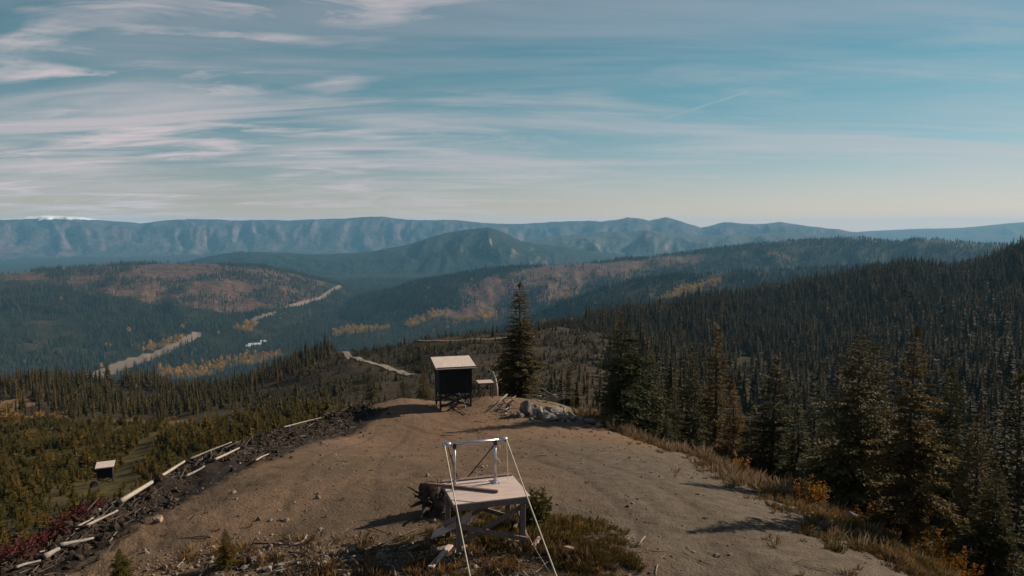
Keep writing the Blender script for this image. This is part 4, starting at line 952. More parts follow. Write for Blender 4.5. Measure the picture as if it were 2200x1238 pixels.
mb = MB(); mb.tube([F_((L0.x, yb, TZ + .035)), F_((R0.x, yb, TZ + .035))], .010, 7); mb.build('tie_rod', M['steel'], fr_, True)
mb = MB(); mb.tube([F_((R0.x + .02, yb + .02, zbar - .05)), F_((R0.x - .32, TD / 2 + .30, TZ - .10))], .011, 7); mb.build('stay', M['darksteel'], fr_, True)
mb = MB(); mb.tube([F_((EL_.x + .08, yb + .02, zbar - .06)), F_((L0.x + .16, TD / 2 + .25, TZ - .05))], .010, 7); mb.build('stay', M['darksteel'], fr_, True)
mb = MB(); P_ = [F_((ER.x, yb, zbar - .03)), F_((ER.x + .02, yb - .02, TZ + .05)), F_((ER.x + .025, yb - .03, TZ + .012))]; mb.tube(P_, .006, 5); mb.build('strap', M['rope'], fr_)
mb = MB(); P_ = [F_((R0.x + .05 + .04 * math.sin(k * 1.1), yb + .01, zbar - .06 - .045 * k)) for k in range(9)]; mb.tube(P_, .004, 4); mb.build('loose_cord', M['rope'], fr_)
def rope(a, b, rad, label, sag=.02):
    a = Vector(a); b = Vector(b); mb = MB(); mb.tube([(a.lerp(b, k / 10) + Vector((0, 0, -sag * 4 * (k / 10) * (1 - k / 10)))) - b for k in range(11)], rad, 6)
    o = mb.build('guy_rope', M['rope'], None, True, b); tag(o, label, 'rope', 'guy ropes of the pipe frame'); return o
MW = Matrix.Translation((ctr.x, ctr.y, 0)) @ Rz
def gp(px, py):
    q = hit(px, py); return Vector((q.x, q.y, q.z - .03))
rope(MW @ Vector((EL_.x + .01, yb - .02, zbar + .01)), gp(1021, 1290), .0095, 'pale guy rope from the left end of the steel cross bar down to the ground')
rope(MW @ Vector((ER.x - .01, yb - .02, zbar + .01)), gp(1218, 1292), .0105, 'pale guy rope from the right end of the steel cross bar down to the ground')
rope(MW @ Vector((LX + .03, -LY, .30)), gp(1194, 1245), .0035, 'thin slack cord from the right front table leg to the ground')
# batten lying on the table
a_w = at(913, 1040, 11.0); pa = loc_of(Vector((a_w.x, a_w.y, 0)))
def on_top(px, py):
    a, b, c = ray(px, py); t = (TZ + .02 - CZ) / c; return Vector((a * t, b * t, TZ + .021))
A_, B_ = on_top(913, 1039), on_top(1070, 1056); mb = MB(); mb.bar(A_ - B_, Vector((0, 0, 0)), .05, .036); o = mb.build('wood_batten', M['batten'], None, False, B_, bevel=.003); tag(o, 'long reddish wooden batten lying across the work table, overhanging its left edge', 'batten')
# boards and scraps round the table
def board(name, a, b, w, t, m, label, up=(0, 0, 1), group=None, cat='board'):
    a = Vector(a); b = Vector(b); mb = MB(); mb.bar(a - b, Vector((0, 0, 0)), w, t, up); o = mb.build(name, m, None, False, b, bevel=.003); tag(o, label, cat, group); return o
g0 = hit(928, 1155); board('plywood_strip', g0 + Vector((0, 0, .03)), MW @ Vector((-LX + .30, .05, .40)), .24, .014, M['ply'], 'pale plywood strip leaning from the ground up under the work table', (.1, -.25, 1))
def scrap(px0, py0, px1, py1, w, m, label, lift=.03, t=.03):
    a, b = hit(px0, py0), hit(px1, py1); a.z += lift; b.z += lift; return board('scrap_board', a, b, w, t, M[m], label, group='scrap boards round the work table', cat='board')
scrap(925, 1228, 968, 1180, .085, 'ply', 'pale short board lying against the front left leg of the work table', .06)
scrap(878, 1184, 912, 1172, .06, 'lumber', 'short block of wood on the ground left of the work table')
scrap(905, 1194, 962, 1180, .10, 'greywood', 'grey board on the ground beside the front left table leg')
scrap(898, 1206, 945, 1192, .05, 'lumber', 'narrow lath on the ground left of the front table leg')
scrap(1062, 1136, 1110, 1148, .05, 'greywood', 'grey lath under the back of the work table')
scrap(1068, 1142, 1092, 1140, .10, 'ply', 'pale board offcut under the work table')
scrap(1092, 1164, 1118, 1168, .06, 'ply', 'pale offcut lying under the front brace of the work table')
scrap(1145, 1182, 1160, 1162, .07, 'ply', 'pale offcut just right of the front right table leg', .06)
scrap(1105, 1150, 1118, 1128, .05, 'lumber', 'short stick of lumber standing askew under the table', .12)
scrap(985, 1195, 1000, 1176, .06, 'greywood', 'grey offcut behind the front left table leg')

# ------------------------------------------------------------------ rocks
def rock_mesh(seed, sx, sy, sz, sub=2, rough=.22, cut=9):
    rs = random.Random(seed); bm = bmesh.new(); bmesh.ops.create_icosphere(bm, subdivisions=sub, radius=1)
    planes = [(Vector((rs.gauss(0, 1), rs.gauss(0, 1), rs.gauss(0, .8))).normalized(), rs.uniform(.5, .82)) for _ in range(cut)]
    off = Vector((rs.uniform(-9, 9), rs.uniform(-9, 9), rs.uniform(-9, 9)))
    from mathutils import noise as mn
    for v in bm.verts:
        for nrm, d in planes:
            e = v.co.dot(nrm) - d
            if e > 0: v.co -= nrm * e * .97
        v.co *= 1 + rough * mn.noise(v.co * 1.4 + off) + .08 * mn.noise(v.co * 4 + off)
        v.co = Vector((v.co.x * sx, v.co.y * sy, v.co.z * sz))
    me = bpy.data.meshes.new('rock'); bm.to_mesh(me); bm.free(); return me
def boulder(px, py, wpx, hpx, label, m='rock', group='boulders of the rock pile', seed=None, depth=None, name='boulder'):
    b = hit(px, py) if depth is None else place(px, depth)
    d = b.y / .98; w = wpx / FPX * d / 2; hh = hpx / FPX * d / 2; me = rock_mesh(seed if seed else int(px * 7 + py), w, w * .85, hh, 3 if wpx > 14 else 2); me.materials.append(M[m])
    o = link_mesh(name, me, (b.x, b.y, b.z + hh * .62), None, random.uniform(-.4, .4)); tag(o, label, 'rock', group); return o
boulder(1132, 893, 32, 46, 'tall grey boulder, highest of the rock pile, left of the pale flat one')
boulder(1157, 896, 32, 28, 'brown-grey boulder in the middle of the rock pile')
boulder(1187, 888, 46, 23, 'pale flat-topped boulder at the right of the rock pile')
boulder(1207, 886, 24, 20, 'rounded pale boulder at the right end of the flat-topped one')
boulder(1170, 893, 22, 20, 'small pointed pale rock in front of the flat-topped boulder')
boulder(1178, 902, 50, 22, 'long dark shaded boulder at the foot of the rock pile')
boulder(1208, 903, 30, 20, 'shaded boulder right of the long dark one at the foot of the pile')
boulder(1227, 903, 26, 18, 'shaded boulder, third along the foot of the rock pile')
boulder(1246, 905, 30, 16, 'low shaded boulder near the right tail of the rock pile')
boulder(1268, 910, 30, 15, 'last low boulder at the right tail of the rock pile')
boulder(1104, 852, 30, 14, 'pale flat rock behind the leaning pole', seed=91)
boulder(1212, 880, 12, 8, 'small white rock on top of the right end of the pile', 'tanrock', seed=92)
boulder(1086, 893, 14, 9, 'small pale stone in front of the scrap wood heap', 'tanrock', seed=93)
for px, py, w, h_, l in [(1120, 897, 16, 12, 'small broken rock at the left foot of the tall grey boulder'), (1148, 882, 18, 16, 'rock wedged behind the two biggest boulders'), (1196, 896, 16, 12, 'small broken rock below the rounded pale boulder'),
                         (1222, 893, 16, 11, 'small pale rock right of the rounded pale boulder'), (1140, 903, 14, 10, 'small broken rock in the shade before the pile'), (1286, 916, 18, 10, 'little rock at the very end of the pile by the fir trunk')]:
    boulder(px, py, w, h_, l, 'rock')
for px, py, w, h_, l in [(341, 1120, 24, 18, 'tan rock lying at the foot of the dark soil bank'), (1222, 1188, 34, 20, 'tan angular rock beside the heather patch right of the table'), (1010, 1193, 16, 11, 'pale stone under the front of the work table'),
                         (1115, 1186, 16, 12, 'pale round stone under the right front of the work table'), (1790, 1150, 22, 9, 'flat grey stone at the right edge of the clearing'), (1758, 1138, 18, 9, 'dark stone at the right edge of the clearing, near the tree shadow'),
                         (1310, 932, 10, 6, 'small pale stone at the foot of the broad ragged fir'), (575, 1228, 26, 14, 'large tan stone in the foreground rubble'), (545, 1205, 22, 12, 'grey stone in the foreground rubble near the sapling'), (602, 1216, 18, 10, 'grey stone in the middle of the foreground rubble'),
                         (688, 1141, 14, 9, 'small dark stone above the crooked white branch'), (760, 1182, 12, 8, 'pale stone on the ground left of the table shadow'), (1300, 1000, 8, 5, 'small stone alone on the bare dirt right of the steel frame')]:
    boulder(px, py, w, h_, l, 'tanrock' if 'tan' in l or 'pale' in l else 'rock', 'loose rocks on the clearing', name='rock')

# ------------------------------------------------------------------ elevated black hut, its twin, small table
def make_hut(loc, yaw, label, s=1.0, hose=True):
    o = empty('elevated_hut', loc, yaw); tag(o, label, 'hut'); o.scale = (s, s, s)
    W, D, LH, H = 1.76, 1.7, .88, 1.42
    fl = LH
    for nm, c, h in [('front_wall', (0, -D / 2, fl + H / 2), (W / 2, .02, H / 2)), ('rear_wall', (0, D / 2, fl + H / 2 + .08), (W / 2, .02, H / 2 + .08)),
                     ('side_wall', (-W / 2 + .022, 0, fl + H / 2 + .02), (.02, D / 2 - .022, H / 2 + .02)), ('side_wall', (W / 2 - .022, 0, fl + H / 2 + .02), (.02, D / 2 - .022, H / 2 + .02)), ('floor_panel', (0, 0, fl + .03), (W / 2 - .045, D / 2 - .023, .025))]:
        mb = MB(); mb.box(c, h); mb.build(nm, M['black'], o, bevel=.004)
    mb = MB(); sl = .105; mb.box((0, -.06, fl + H + .115), (W / 2 + .20, D / 2 + .30, .017), Matrix.Rotation(sl, 3, 'X')); mb.build('roof', M['roof'], o, bevel=.004)
    for sx in (-1, 0, 1):
        mb = MB(); mb.box((sx * (W / 2 - .08), -.06, fl + H + .055), (.02, D / 2 + .24, .042), Matrix.Rotation(sl, 3, 'X')); mb.build('rafter', M['darklumber'], o)
    mb = MB(); mb.box((0, -D / 2 - .345, fl + H + .06), (W / 2 + .19, .014, .034)); mb.build('fascia', M['lumber'], o)
    lx, ly = W / 2 - .06, D / 2 - .06
    for sx in (-1, 1):
        for sy in (-1, 1):
            mb = MB(); mb.box((sx * lx, sy * ly, fl / 2 - .15), (.046, .046, fl / 2 + .148)); mb.build('leg', M['darklumber'], o, bevel=.004)
    for sy in (-1, 1):
        mb = MB(); mb.bar((-lx, sy * (ly + .07), fl - .10), (lx, sy * (ly + .07), .18), .03, .10); mb.build('brace', M['darklumber'], o)
        mb = MB(); mb.bar((-lx, sy * (ly - .07), .16), (lx, sy * (ly - .07), fl - .12), .03, .10); mb.build('brace', M['darklumber'], o)
    for sx in (-1, 1):
        mb = MB(); mb.bar((sx * (lx + .07), -ly, fl - .1), (sx * (lx + .07), ly, .18), .03, .10); mb.build('brace', M['darklumber'], o)
        mb = MB(); mb.bar((sx * (lx - .07), -ly, .18), (sx * (lx - .07), ly, fl - .1), .03, .10); mb.build('brace', M['darklumber'], o)
    if hose:
        mb = MB(); mb.tube([(.15, -.9, fl + .05), (.20, -.93, fl - .02), (.22, -.95, fl - .12)], .032, 8); mb.build('pipe_outlet', M['steel'], o, True)
        mb = MB(); mb.tube([(.22, -.95, fl - .12), (.30, -.98, fl - .28), (.42, -1.02, fl - .5), (.48, -1.08, fl - .72), (.50, -1.2, .02)], .022, 7); mb.build('hose', M['teal'], o, True)
    return o
hp = place(974, 37.7); make_hut((hp.x, hp.y, hp.z), R(14), 'black box hut on braced legs with pale plywood roof at the clearing end', 1.0)
make_hut((HUT2.x, HUT2.y, HUT2.z), R(24), 'distant small dark hut with pale roof among young conifers on the left slope', .74, False)
st = place(1042, 39.2); so = empty('small_table', (st.x, st.y, st.z), R(12)); tag(so, 'small wooden table with slanted braces beside the black hut', 'table')
mb = MB(); mb.box((0, 0, .885), (.44, .42, .014)); mb.build('tabletop', M['ply'], so, bevel=.003)
for sy in (-1, 1):
    mb = MB(); mb.box((0, sy * .37, .84), (.40, .014, .03)); mb.build('apron', M['lumber'], so)
for sx in (-1, 1):
    for sy in (-1, 1):
        mb = MB(); mb.box((sx * .36, sy * .32, .40), (.034, .034, .465)); mb.build('leg', M['lumber'], so)
    mb = MB(); mb.bar((sx * .41, -.31, .72), (sx * .41, .31, .12), .02, .045); mb.build('brace', M['lumber'], so)
mb = MB(); mb.bar((-.38, -.37, .70), (.38, -.37, .20), .02, .045); mb.build('brace', M['lumber'], so)
mb = MB(); mb.bar((-.38, .37, .15), (.38, .37, .70), .02, .045); mb.build('brace', M['lumber'], so)
# rust-coloured junk under hut 2 handled as a dark drum-like tarp bundle beside it
me = rock_mesh(333, .55, .5, .45, 2); me.materials.append(M['black']); q = hit(205, 1046); tag(link_mesh('tarp_bundle', me, (q.x, q.y, q.z + .25)), 'dark bundle on the ground by the distant small hut', 'bundle')
# leaning pole and scrap wood heap by the boulders
def pole(name, P, rad, m, label, cat, group=None, n=7):
    P = [Vector(p) for p in P]; b = P[0].copy(); mb = MB(); k = len(P); rr = rad if hasattr(rad, '__len__') else [rad * (1 - .35 * i / (k - 1)) for i in range(k)]
    mb.tube([p - b for p in P], rr, n); o = mb.build(name, m if isinstance(m, list) else M[m], None, True, b); tag(o, label, cat, group); return o
a = hit(1043, 886); b = at(1090, 847, a.y + .6); pole('wooden_pole', [a, a.lerp(b, .5), b], .055, 'deadwood', 'pale pole leaning against the scrap wood heap beside the boulders', 'pole')
for k, (x0, y0, x1, y1, m_, l, up) in enumerate([(1068, 884, 1108, 864, 'batten', 'reddish stick crossing the scrap wood heap', .35), (1094, 866, 1104, 884, 'batten', 'short red-brown stick on the front of the scrap heap', .25), (1100, 862, 1112, 880, 'batten', 'red-brown stick nearest the tall grey boulder', .3),
      (1062, 882, 1092, 886, 'greywood', 'grey stick along the foot of the scrap heap', .08), (1070, 872, 1100, 876, 'greywood', 'grey branch in the middle of the scrap heap', .2), (1078, 888, 1100, 878, 'deadwood', 'pale stick in front of the scrap heap', .1),
      (1084, 858, 1102, 868, 'deadwood', 'pale stick at the back of the scrap heap', .3), (968, 868, 1000, 892, 'darkwood', 'dark stick lying in front of the black hut', .04), (1050, 876, 1075, 868, 'greywood', 'grey stick sticking out left of the scrap heap', .15)]):
    a, b = hit(x0, y0), hit(x1, y1); b.z += up; a.z += .04; pole('stick', [a, a.lerp(b, .5) + Vector((0, 0, .05)), b], .035, m_, l, 'stick', 'sticks near the hut and boulders', 5)
# silver snag behind the small table
q = place(1065, 41.0); mb = MB(); rs = random.Random(3)
mb.tube([(0, 0, -.2), (.03, 0, .5), (-.05, 0, 1.0), (-.18, .05, 1.45)], [.15, .11, .10, .05], 8)
so2 = empty('dead_snag', tuple(q), 0); tag(so2, 'short silvery dead snag with twisted branches behind the small table', 'snag'); mb.build('trunk', M['deadwood'], so2, True)
for k in range(9):
    a0 = rs.uniform(-.6, 3.6); z0 = rs.uniform(.75, 1.3); P = [Vector((-.05, 0, z0))]
    for s in range(4): P.append(P[-1] + Vector((math.cos(a0) * .13 + rs.uniform(-.06, .06), rs.uniform(-.1, .1), rs.uniform(.02, .16))))
    m2 = MB(); m2.tube(P, [.035, .025, .018, .012, .006], 5); m2.build('branch', M['deadwood'], so2, True)
# fallen grey branchy top right of the lone fir
q = place(1185, 40.5); bp_ = empty('branch_tangle', tuple(q), 0); tag(bp_, 'tangle of grey dead branches between the lone fir and the boulders', 'branches'); rs = random.Random(8)
for k in range(16):
    P = [Vector((rs.uniform(-.7, .5), rs.uniform(-.4, .4), rs.uniform(.05, .5)))]; a0 = rs.uniform(-.7, .7) + (0 if rs.random() < .7 else 3.1)
    for s in range(5): P.append(P[-1] + Vector((math.cos(a0) * .26, rs.uniform(-.12, .12), math.sin(a0) * .10 + rs.uniform(-.03, .16))))
    m2 = MB(); m2.tube(P, [.034, .03, .024, .018, .012, .006], 5); m2.build('branch', M['greywood'], bp_, True)

# ------------------------------------------------------------------ logs along the soil bank
def log(p0, p1, rad_px, m, label, lift=1.0, bend=.05, name='log'):
    a, b = hit(*p0), hit(*p1); r_ = rad_px / FPX * (a.y + b.y) / 2; P = []; n_ = 9
    Q = [a.lerp(b, k / (n_ - 1)) for k in range(n_)]; gap = max(gz(q.x, q.y) - q.z for q in Q); up = max(0, gap) * .95 + r_ * .75 + .05
    for k, q in enumerate(Q):
        t = k / (n_ - 1); P.append(q + Vector((math.sin(t * 5 + p0[0]) * bend * .3, math.cos(t * 4 + p0[1]) * bend * .3, up + math.sin(t * 3.1 + p0[0]) * r_ * .3)))
    rr = [r_ * (1.05 - .42 * k / (n_ - 1)) * random.uniform(.93, 1.07) for k in range(n_)]
    return pole(name, P, rr, m, label, 'log', 'logs along the soil bank', 9)
log((263, 1103), (398, 1014), 4.6, 'deadwood', 'largest bleached log, lying lengthwise along the dark soil bank')
log((185, 1145), (252, 1110), 3.2, 'greywood', 'grey log just below the largest log, towards the bottom left')
log((464, 996), (515, 972), 2.6, 'deadwood', 'bleached log at the upper part of the soil bank')
log((404, 1005), (498, 965), 2.2, 'greywood', 'thin grey log above the largest log, on the outer side of the bank')
log((130, 1180), (202, 1166), 4.5, 'greywood', 'grey forked log in the red shrubs at bottom left')
log((94, 1208), (128, 1192), 6.5, 'greywood', 'short thick log end in the red shrubs at bottom left')
log((213, 1105), (262, 1074), 1.8, 'greywood', 'thin grey pole on the outer side left of the largest log')
log((168, 1142), (202, 1123), 2.2, 'stick', 'short tan log left of the bleached log')
log((34, 1230), (86, 1213), 3.2, 'greywood', 'grey log end in the bottom left corner')
log((548, 998), (577, 982), 2.0, 'stick', 'thin tan log half buried in the dark soil')
log((610, 928), (690, 905), 1.3, 'greywood', 'long thin pale pole along the outer rim at the top of the bank')
log((400, 1030), (440, 1008), 2.6, 'greywood', 'grey log beside the upper end of the largest log')
log((1825, 1118), (1918, 1150), 2.2, 'greywood', 'pale fallen pole under the firs on the right slope')
crook = [hit(624, 1176), hit(640, 1172), hit(649, 1169), hit(655, 1162), hit(659, 1154)]
pole('crooked_branch', [q + Vector((0, 0, .03)) for q in crook], .018, 'deadwood', 'crooked white branch lying on the rubble left of the table', 'branch', n=6)
for x0, y0, x1, y1, l in [(792, 1185, 898, 1138, 'long thin dark branch lying left of the work table'), (848, 1186, 884, 1152, 'short dark curved branch lying left of the work table')]:
    a, b = hit(x0, y0), hit(x1, y1); mid = a.lerp(b, .55); mid.z += .05; mid.y -= .05; pole('fallen_branch', [a + Vector((0, 0, .02)), mid, b + Vector((0, 0, .02))], .013, 'darkwood', l, 'branch', n=5)
# root wad behind the table
q = place(932, 12.2); ow = empty('root_wad', tuple(q), 0); tag(ow, 'dark overturned stump with torn roots behind the left of the work table', 'stump')
me = rock_mesh(77, .30, .26, .36, 4, .9, 6); me.materials.append(M['bark']); link_mesh('stump', me, (0, 0, .20), ow)
rs = random.Random(12)
for k in range(22):
    a0 = rs.uniform(0, 6.28); e0 = rs.uniform(-.2, .9); d = Vector((math.cos(a0) * math.cos(e0), math.sin(a0) * math.cos(e0), math.sin(e0))); P = [d * .2 + Vector((0, 0, .2))]
    for s_ in range(3): P.append(P[-1] + (d * .09 + Vector((rs.uniform(-.05, .05), rs.uniform(-.05, .05), rs.uniform(-.07, .04)))))
    m2 = MB(); r_ = rs.uniform(.014, .04); m2.tube(P, [r_, r_ * .75, r_ * .5, r_ * .2], 5); m2.build('root', M['bark'], ow, True)

# ------------------------------------------------------------------ shrubs near the table
def shrub_mesh(seed, h, w, stems, leaf, lsize=.06, up=.9, dens=9):
    rs = random.Random(seed); st = MB(); V, F = [], []
    for k in range(stems):
        a = rs.uniform(0, 6.28); rr = w * math.sqrt(rs.random()); hh = h * rs.uniform(.55, 1.0) * (1 - .35 * rr / w); top = Vector((math.cos(a) * rr, math.sin(a) * rr, hh)); b0 = Vector((math.cos(a) * rr * .25, math.sin(a) * rr * .25, -.03)); mid = b0.lerp(top, .5) + Vector((math.cos(a) * rr * .12, math.sin(a) * rr * .12, 0))
        st.tube([b0, mid, top], [.010, .007, .003], 4, cap=False)
        for j in range(dens):
            t = rs.uniform(.25, 1.03); p = (b0.lerp(mid, t * 2) if t < .5 else mid.lerp(top, t * 2 - 1)); d = Vector((rs.gauss(0, 1), rs.gauss(0, 1), rs.gauss(.5, .6) * up)).normalized(); diamond(V, F, p, d, d.orthogonal().normalized(), lsize * rs.uniform(.7, 1.5), lsize * .28)
    mb = MB(); mb.v = [tuple(v) for v in V]; mb.f = F; mb.m = [0] * len(F); return st.mesh('stem', [M['bark']]), mb.mesh('foliage', [M[leaf]])
def shrub(name, loc, me, label, s=1.0, cat='shrub', group=None, rz=0):
    o = empty(name, tuple(loc), rz); tag(o, label, cat, group); link_mesh('stem', me[0], (0, 0, 0), o, 0, s); link_mesh('foliage', me[1], (0, 0, 0), o, 0, s); return o
HB = shrub_mesh(5, .62, .24, 30, 'sapling', .06, .9, 34); HB2 = shrub_mesh(6, .5, .22, 20, 'sapling', .06, .9, 30)
shrub('dwarf_conifer', place(1156, 11.6), HB, 'bushy dwarf conifer right behind the right corner of the work table', 1.2)
shrub('dwarf_conifer', place(990, 12.2), HB2, 'dwarf conifer behind the steel frame, beside the dark stump', 1.25)
shrub('dwarf_conifer', place(1020, 12.5), HB2, 'second smaller dwarf conifer behind the steel frame', .8)
OS = shrub_mesh(7, 1.15, .6, 34, 'orange_leaf', .085, .8, 24); RS_ = shrub_mesh(8, .6, .5, 30, 'red_leaf', .06, .8, 14); YS = shrub_mesh(9, .7, .55, 30, 'heath', .07, .8, 16)
for px, yv, s, l in [(1985, 15.2, 1.0, 'golden-orange shrub at the foot of the bare trunked fir'), (1870, 17.5, .75, 'orange shrub between the trunks of the right slope firs'), (1580, 22.5, .8, 'orange shrub on the right rim of the clearing'), (1738, 16.8, .8, 'orange shrub above the tree shadow on the right rim'),
                     (1722, 19.5, .8, 'orange shrub under the small dark fir on the right rim'), (2195, 15, .8, 'orange shrub in the bottom right corner'), (2060, 14.0, .7, 'orange shrub low between the firs at bottom right'), (2150, 18, .9, 'orange shrub behind the small dark fir at bottom right')]:
    shrub('orange_shrub', place(px, yv), OS, l, s, rz=px)
for px, yv, s, l in [(1665, 18.2, .45, 'low dark shrub on the right rim of the clearing'), (1415, 33, .9, 'low dark shrub right of the broad ragged fir'), (695, 1, 0, '')][:2]:
    shrub('low_shrub', place(px, yv), HB, l, s)
# ------------------------------------------------------------------ ground stuff: grasses, heather, red shrubs, pebbles, sticks
def tuft(seed, h, n, w, spread, leaf):
    rs = random.Random(seed); V, F = [], []
    for k in range(n):
        a = rs.uniform(0, 6.28); L = h * rs.uniform(.6, 1.15); b0 = Vector((math.cos(a) * spread * rs.random(), math.sin(a) * spread * rs.random(), -.02)); d = Vector((math.cos(a) * .45 * rs.random(), math.sin(a) * .45 * rs.random(), 1)).normalized(); sd = Vector((-math.sin(a), math.cos(a), 0)); o = len(V)
        V += [b0 - sd * w, b0 + sd * w, b0 + d * L * .6 + sd * w * .7, b0 + d * L + Vector((math.cos(a), math.sin(a), -.25)) * L * .15]; F.append((o, o + 1, o + 2, o + 3))
    mb = MB(); mb.v = [tuple(v) for v in V]; mb.f = F; mb.m = [0] * len(F); return mb.mesh('tuft', [M[leaf]])
G1 = [tuft(1, .34, 26, .006, .12, 'drygrass'), tuft(2, .26, 22, .006, .14, 'drygrass')]; G2 = [tuft(3, .5, 22, .005, .2, 'palegrass'), tuft(4, .4, 22, .005, .2, 'palegrass')]
HE = [tuft(5, .15, 80, .005, .18, 'heath'), tuft(6, .19, 70, .005, .2, 'heath')]
HE2 = tuft(15, .16, 70, .005, .18, 'brownheath')
def heap(n, f, rgx):
    """points (x,y) kept where f>0 with prob f"""
    return n
rg = np.random.default_rng(77)
def strip(P, n, off, sd, t0=0, t1=None):
    P = np.asarray(P, float); k = len(P) - 1; t = rg.uniform(t0, t1 if t1 else k, n); i = np.clip(t.astype(int), 0, k - 1); f = t - i; q = P[i] * (1 - f[:, None]) + P[i + 1] * f[:, None]; d = P[i + 1] - P[i]; d /= np.linalg.norm(d, axis=1)[:, None]; nn = np.stack([d[:, 1], -d[:, 0]], 1); return q + nn * rg.normal(off, sd, n)[:, None]
def on_ground(xy, dz=0): return np.column_stack([xy, terrain(xy[:, 0], xy[:, 1]) + dz])
q = strip(RIGHT_EDGE, 5200, 1.5, 1.1, .6, 8.5); q = q[fbm(q[:, 0] / 1.3, q[:, 1] / 1.3, 3) + rg.uniform(-.25, .25, len(q)) > .02]; scatter('dry_grass', 'tawny dry grass along the right rim of the clearing', 'grass', on_ground(q), rg.uniform(.3, .8, len(q)), G1 + [HE[1], HE2, G2[1]], 21, tilt=.2)
q = strip(RIGHT_EDGE, 600, 1.5, .9, 3.5, 8.5); scatter('bleached_stems', 'bleached grey stems along the right rim of the clearing', 'grass', on_ground(q), rg.uniform(.6, 1.3, len(q)), G2, 22, tilt=.15)
q = strip(RIGHT_EDGE, 2600, 2.4, 1.3, .6, 8); scatter('heather', 'dark heather under the firs of the right slope', 'ground cover', on_ground(q), rg.uniform(.45, 1.0, len(q)), HE + [HE2, HE2], 23)
xy = np.column_stack([rg.uniform(.3, 2.7, 1500), rg.uniform(8.6, 11.6, 1500)]); ke = (np.hypot((xy[:, 0] - 1.05) / .85, (xy[:, 1] - 9.75) / 1.05) + 1.1 * fbm(xy[:, 0] / .5, xy[:, 1] / .5, 4) < .85) & (xy[:, 0] > .55 - .2 * (xy[:, 1] - 10)) & (rg.uniform(0, 1, 1500) < .75) & (fbm(xy[:, 0] / .35 + 4, xy[:, 1] / .35, 2) > -.28)
scatter('heather', 'olive-brown heather mound right of the work table', 'ground cover', on_ground(xy[ke]), rg.uniform(.3, .65, ke.sum()), HE + [HE2, HE2], 24)
xy = np.column_stack([rg.normal(.3, .6, 280), rg.normal(11.3, .5, 280)]); scatter('heather', 'sparse heather under and behind the work table', 'ground cover', on_ground(xy), rg.uniform(.4, .8, len(xy)), HE, 25)
q = np.vstack([strip(BERM, 480, -.45, .4, .1, 2.8), strip(BERM, 70, -.8, .3, 3.2, 5.0)]); RT = [shrub_mesh(10 + k, .34, .26, 16, 'red_leaf', .05, .8, 12)[1] for k in range(2)]
scatter('red_shrubs', 'low crimson shrubs along the outer side of the soil bank at left', 'shrubs', on_ground(q), rg.uniform(.6, 1.2, len(q)), RT, 26)
q = strip(BERM, 260, -1.6, .6, 4.5, 9.5); RT2 = [tuft(9, .45, 26, .006, .25, 'palegrass'), shrub_mesh(14, .4, .3, 16, 'heath', .05, .8, 10)[1]]
scatter('rim_scrub', 'pale and olive scrub on the outer rim of the soil bank', 'scrub', on_ground(q), rg.uniform(.6, 1.2, len(q)), RT2, 27)
xy = np.column_stack([rg.uniform(-8, 7, 5000), rg.uniform(8, 42, 5000)]); kk = in_poly(xy[:, 0], xy[:, 1], CLEAR) & (rg.uniform(0, 1, 5000) < .035 + .25 * (fbm(xy[:, 0] / 3, xy[:, 1] / 3, 2) > .38))
scatter('dirt_grass', 'sparse tufts of dry grass on the bare dirt', 'grass', on_ground(xy[kk]), rg.uniform(.12, .32, kk.sum()), G1 + [HE[0], HE2], 28)
PEB = []
for k in range(5):
    me = rock_mesh(500 + k, 1, .8, .55, 1, .3, 3); me.materials.append(M['pebble']); PEB.append(me)
xy = np.column_stack([rg.uniform(-9, 7, 9000), 8 + 34 * rg.uniform(0, 1, 9000) ** 1.6]); kk = in_poly(xy[:, 0], xy[:, 1], CLEAR) & (rg.uniform(0, 1, 9000) < np.clip(.25 + 1.2 * fbm(xy[:, 0] / 1.8, xy[:, 1] / 1.8, 3), .03, 1)); xy = xy[kk]; s = np.clip(rg.lognormal(-4.0, .6, len(xy)), .006, .10)
scatter('pebbles', 'loose pebbles strewn over the dirt clearing', 'stones', on_ground(xy, .004), s, PEB, 29, tilt=.4)
xy = np.vstack([np.column_stack([rg.normal(-3.1, 1.3, 900), rg.normal(10.0, .45, 900)]), np.column_stack([rg.normal(0, 1.2, 350), rg.normal(10.3, .6, 350)]), np.column_stack([rg.normal(.2, 1.8, 500), rg.normal(36, 1.4, 500)])]); s = np.clip(rg.lognormal(-3.75, .5, len(xy)), .008, .09)
scatter('rubble', 'small broken stones and rubble in the foreground and by the hut', 'stones', on_ground(xy, .006), s, PEB, 30, tilt=.5)
xy = np.column_stack([rg.normal(2.2, 1.3, 170), rg.normal(35.2, .8, 170)]); STN = []
for k in range(4):
    me = rock_mesh(550 + k, 1, .75, .6, 2, .25, 8); me.materials.append(M['rock']); STN.append(me)
scatter('broken_stones', 'small broken pale stones strewn round the boulder pile', 'stones', on_ground(xy, .02), np.clip(rg.lognormal(-2.5, .5, len(xy)), .03, .22), STN, 41, tilt=.5)
xy = np.column_stack([rg.uniform(-5, 1.2, 420), rg.normal(9.9, .55, 420)]); xy = xy[fbm(xy[:, 0] / .7, xy[:, 1] / .7, 3) > -.02]
scatter('dead_brush', 'low brown dead brush among the foreground rubble', 'brush', on_ground(xy), rg.uniform(.25, .7, len(xy)), [HE2, G1[1], tuft(33, .3, 26, .004, .2, 'brownheath')], 42, tilt=.25)
CL = []
for k in range(4):
    me = rock_mesh(600 + k, 1, .8, .7, 1, .5, 2); me.materials.append(M['clod']); CL.append(me)
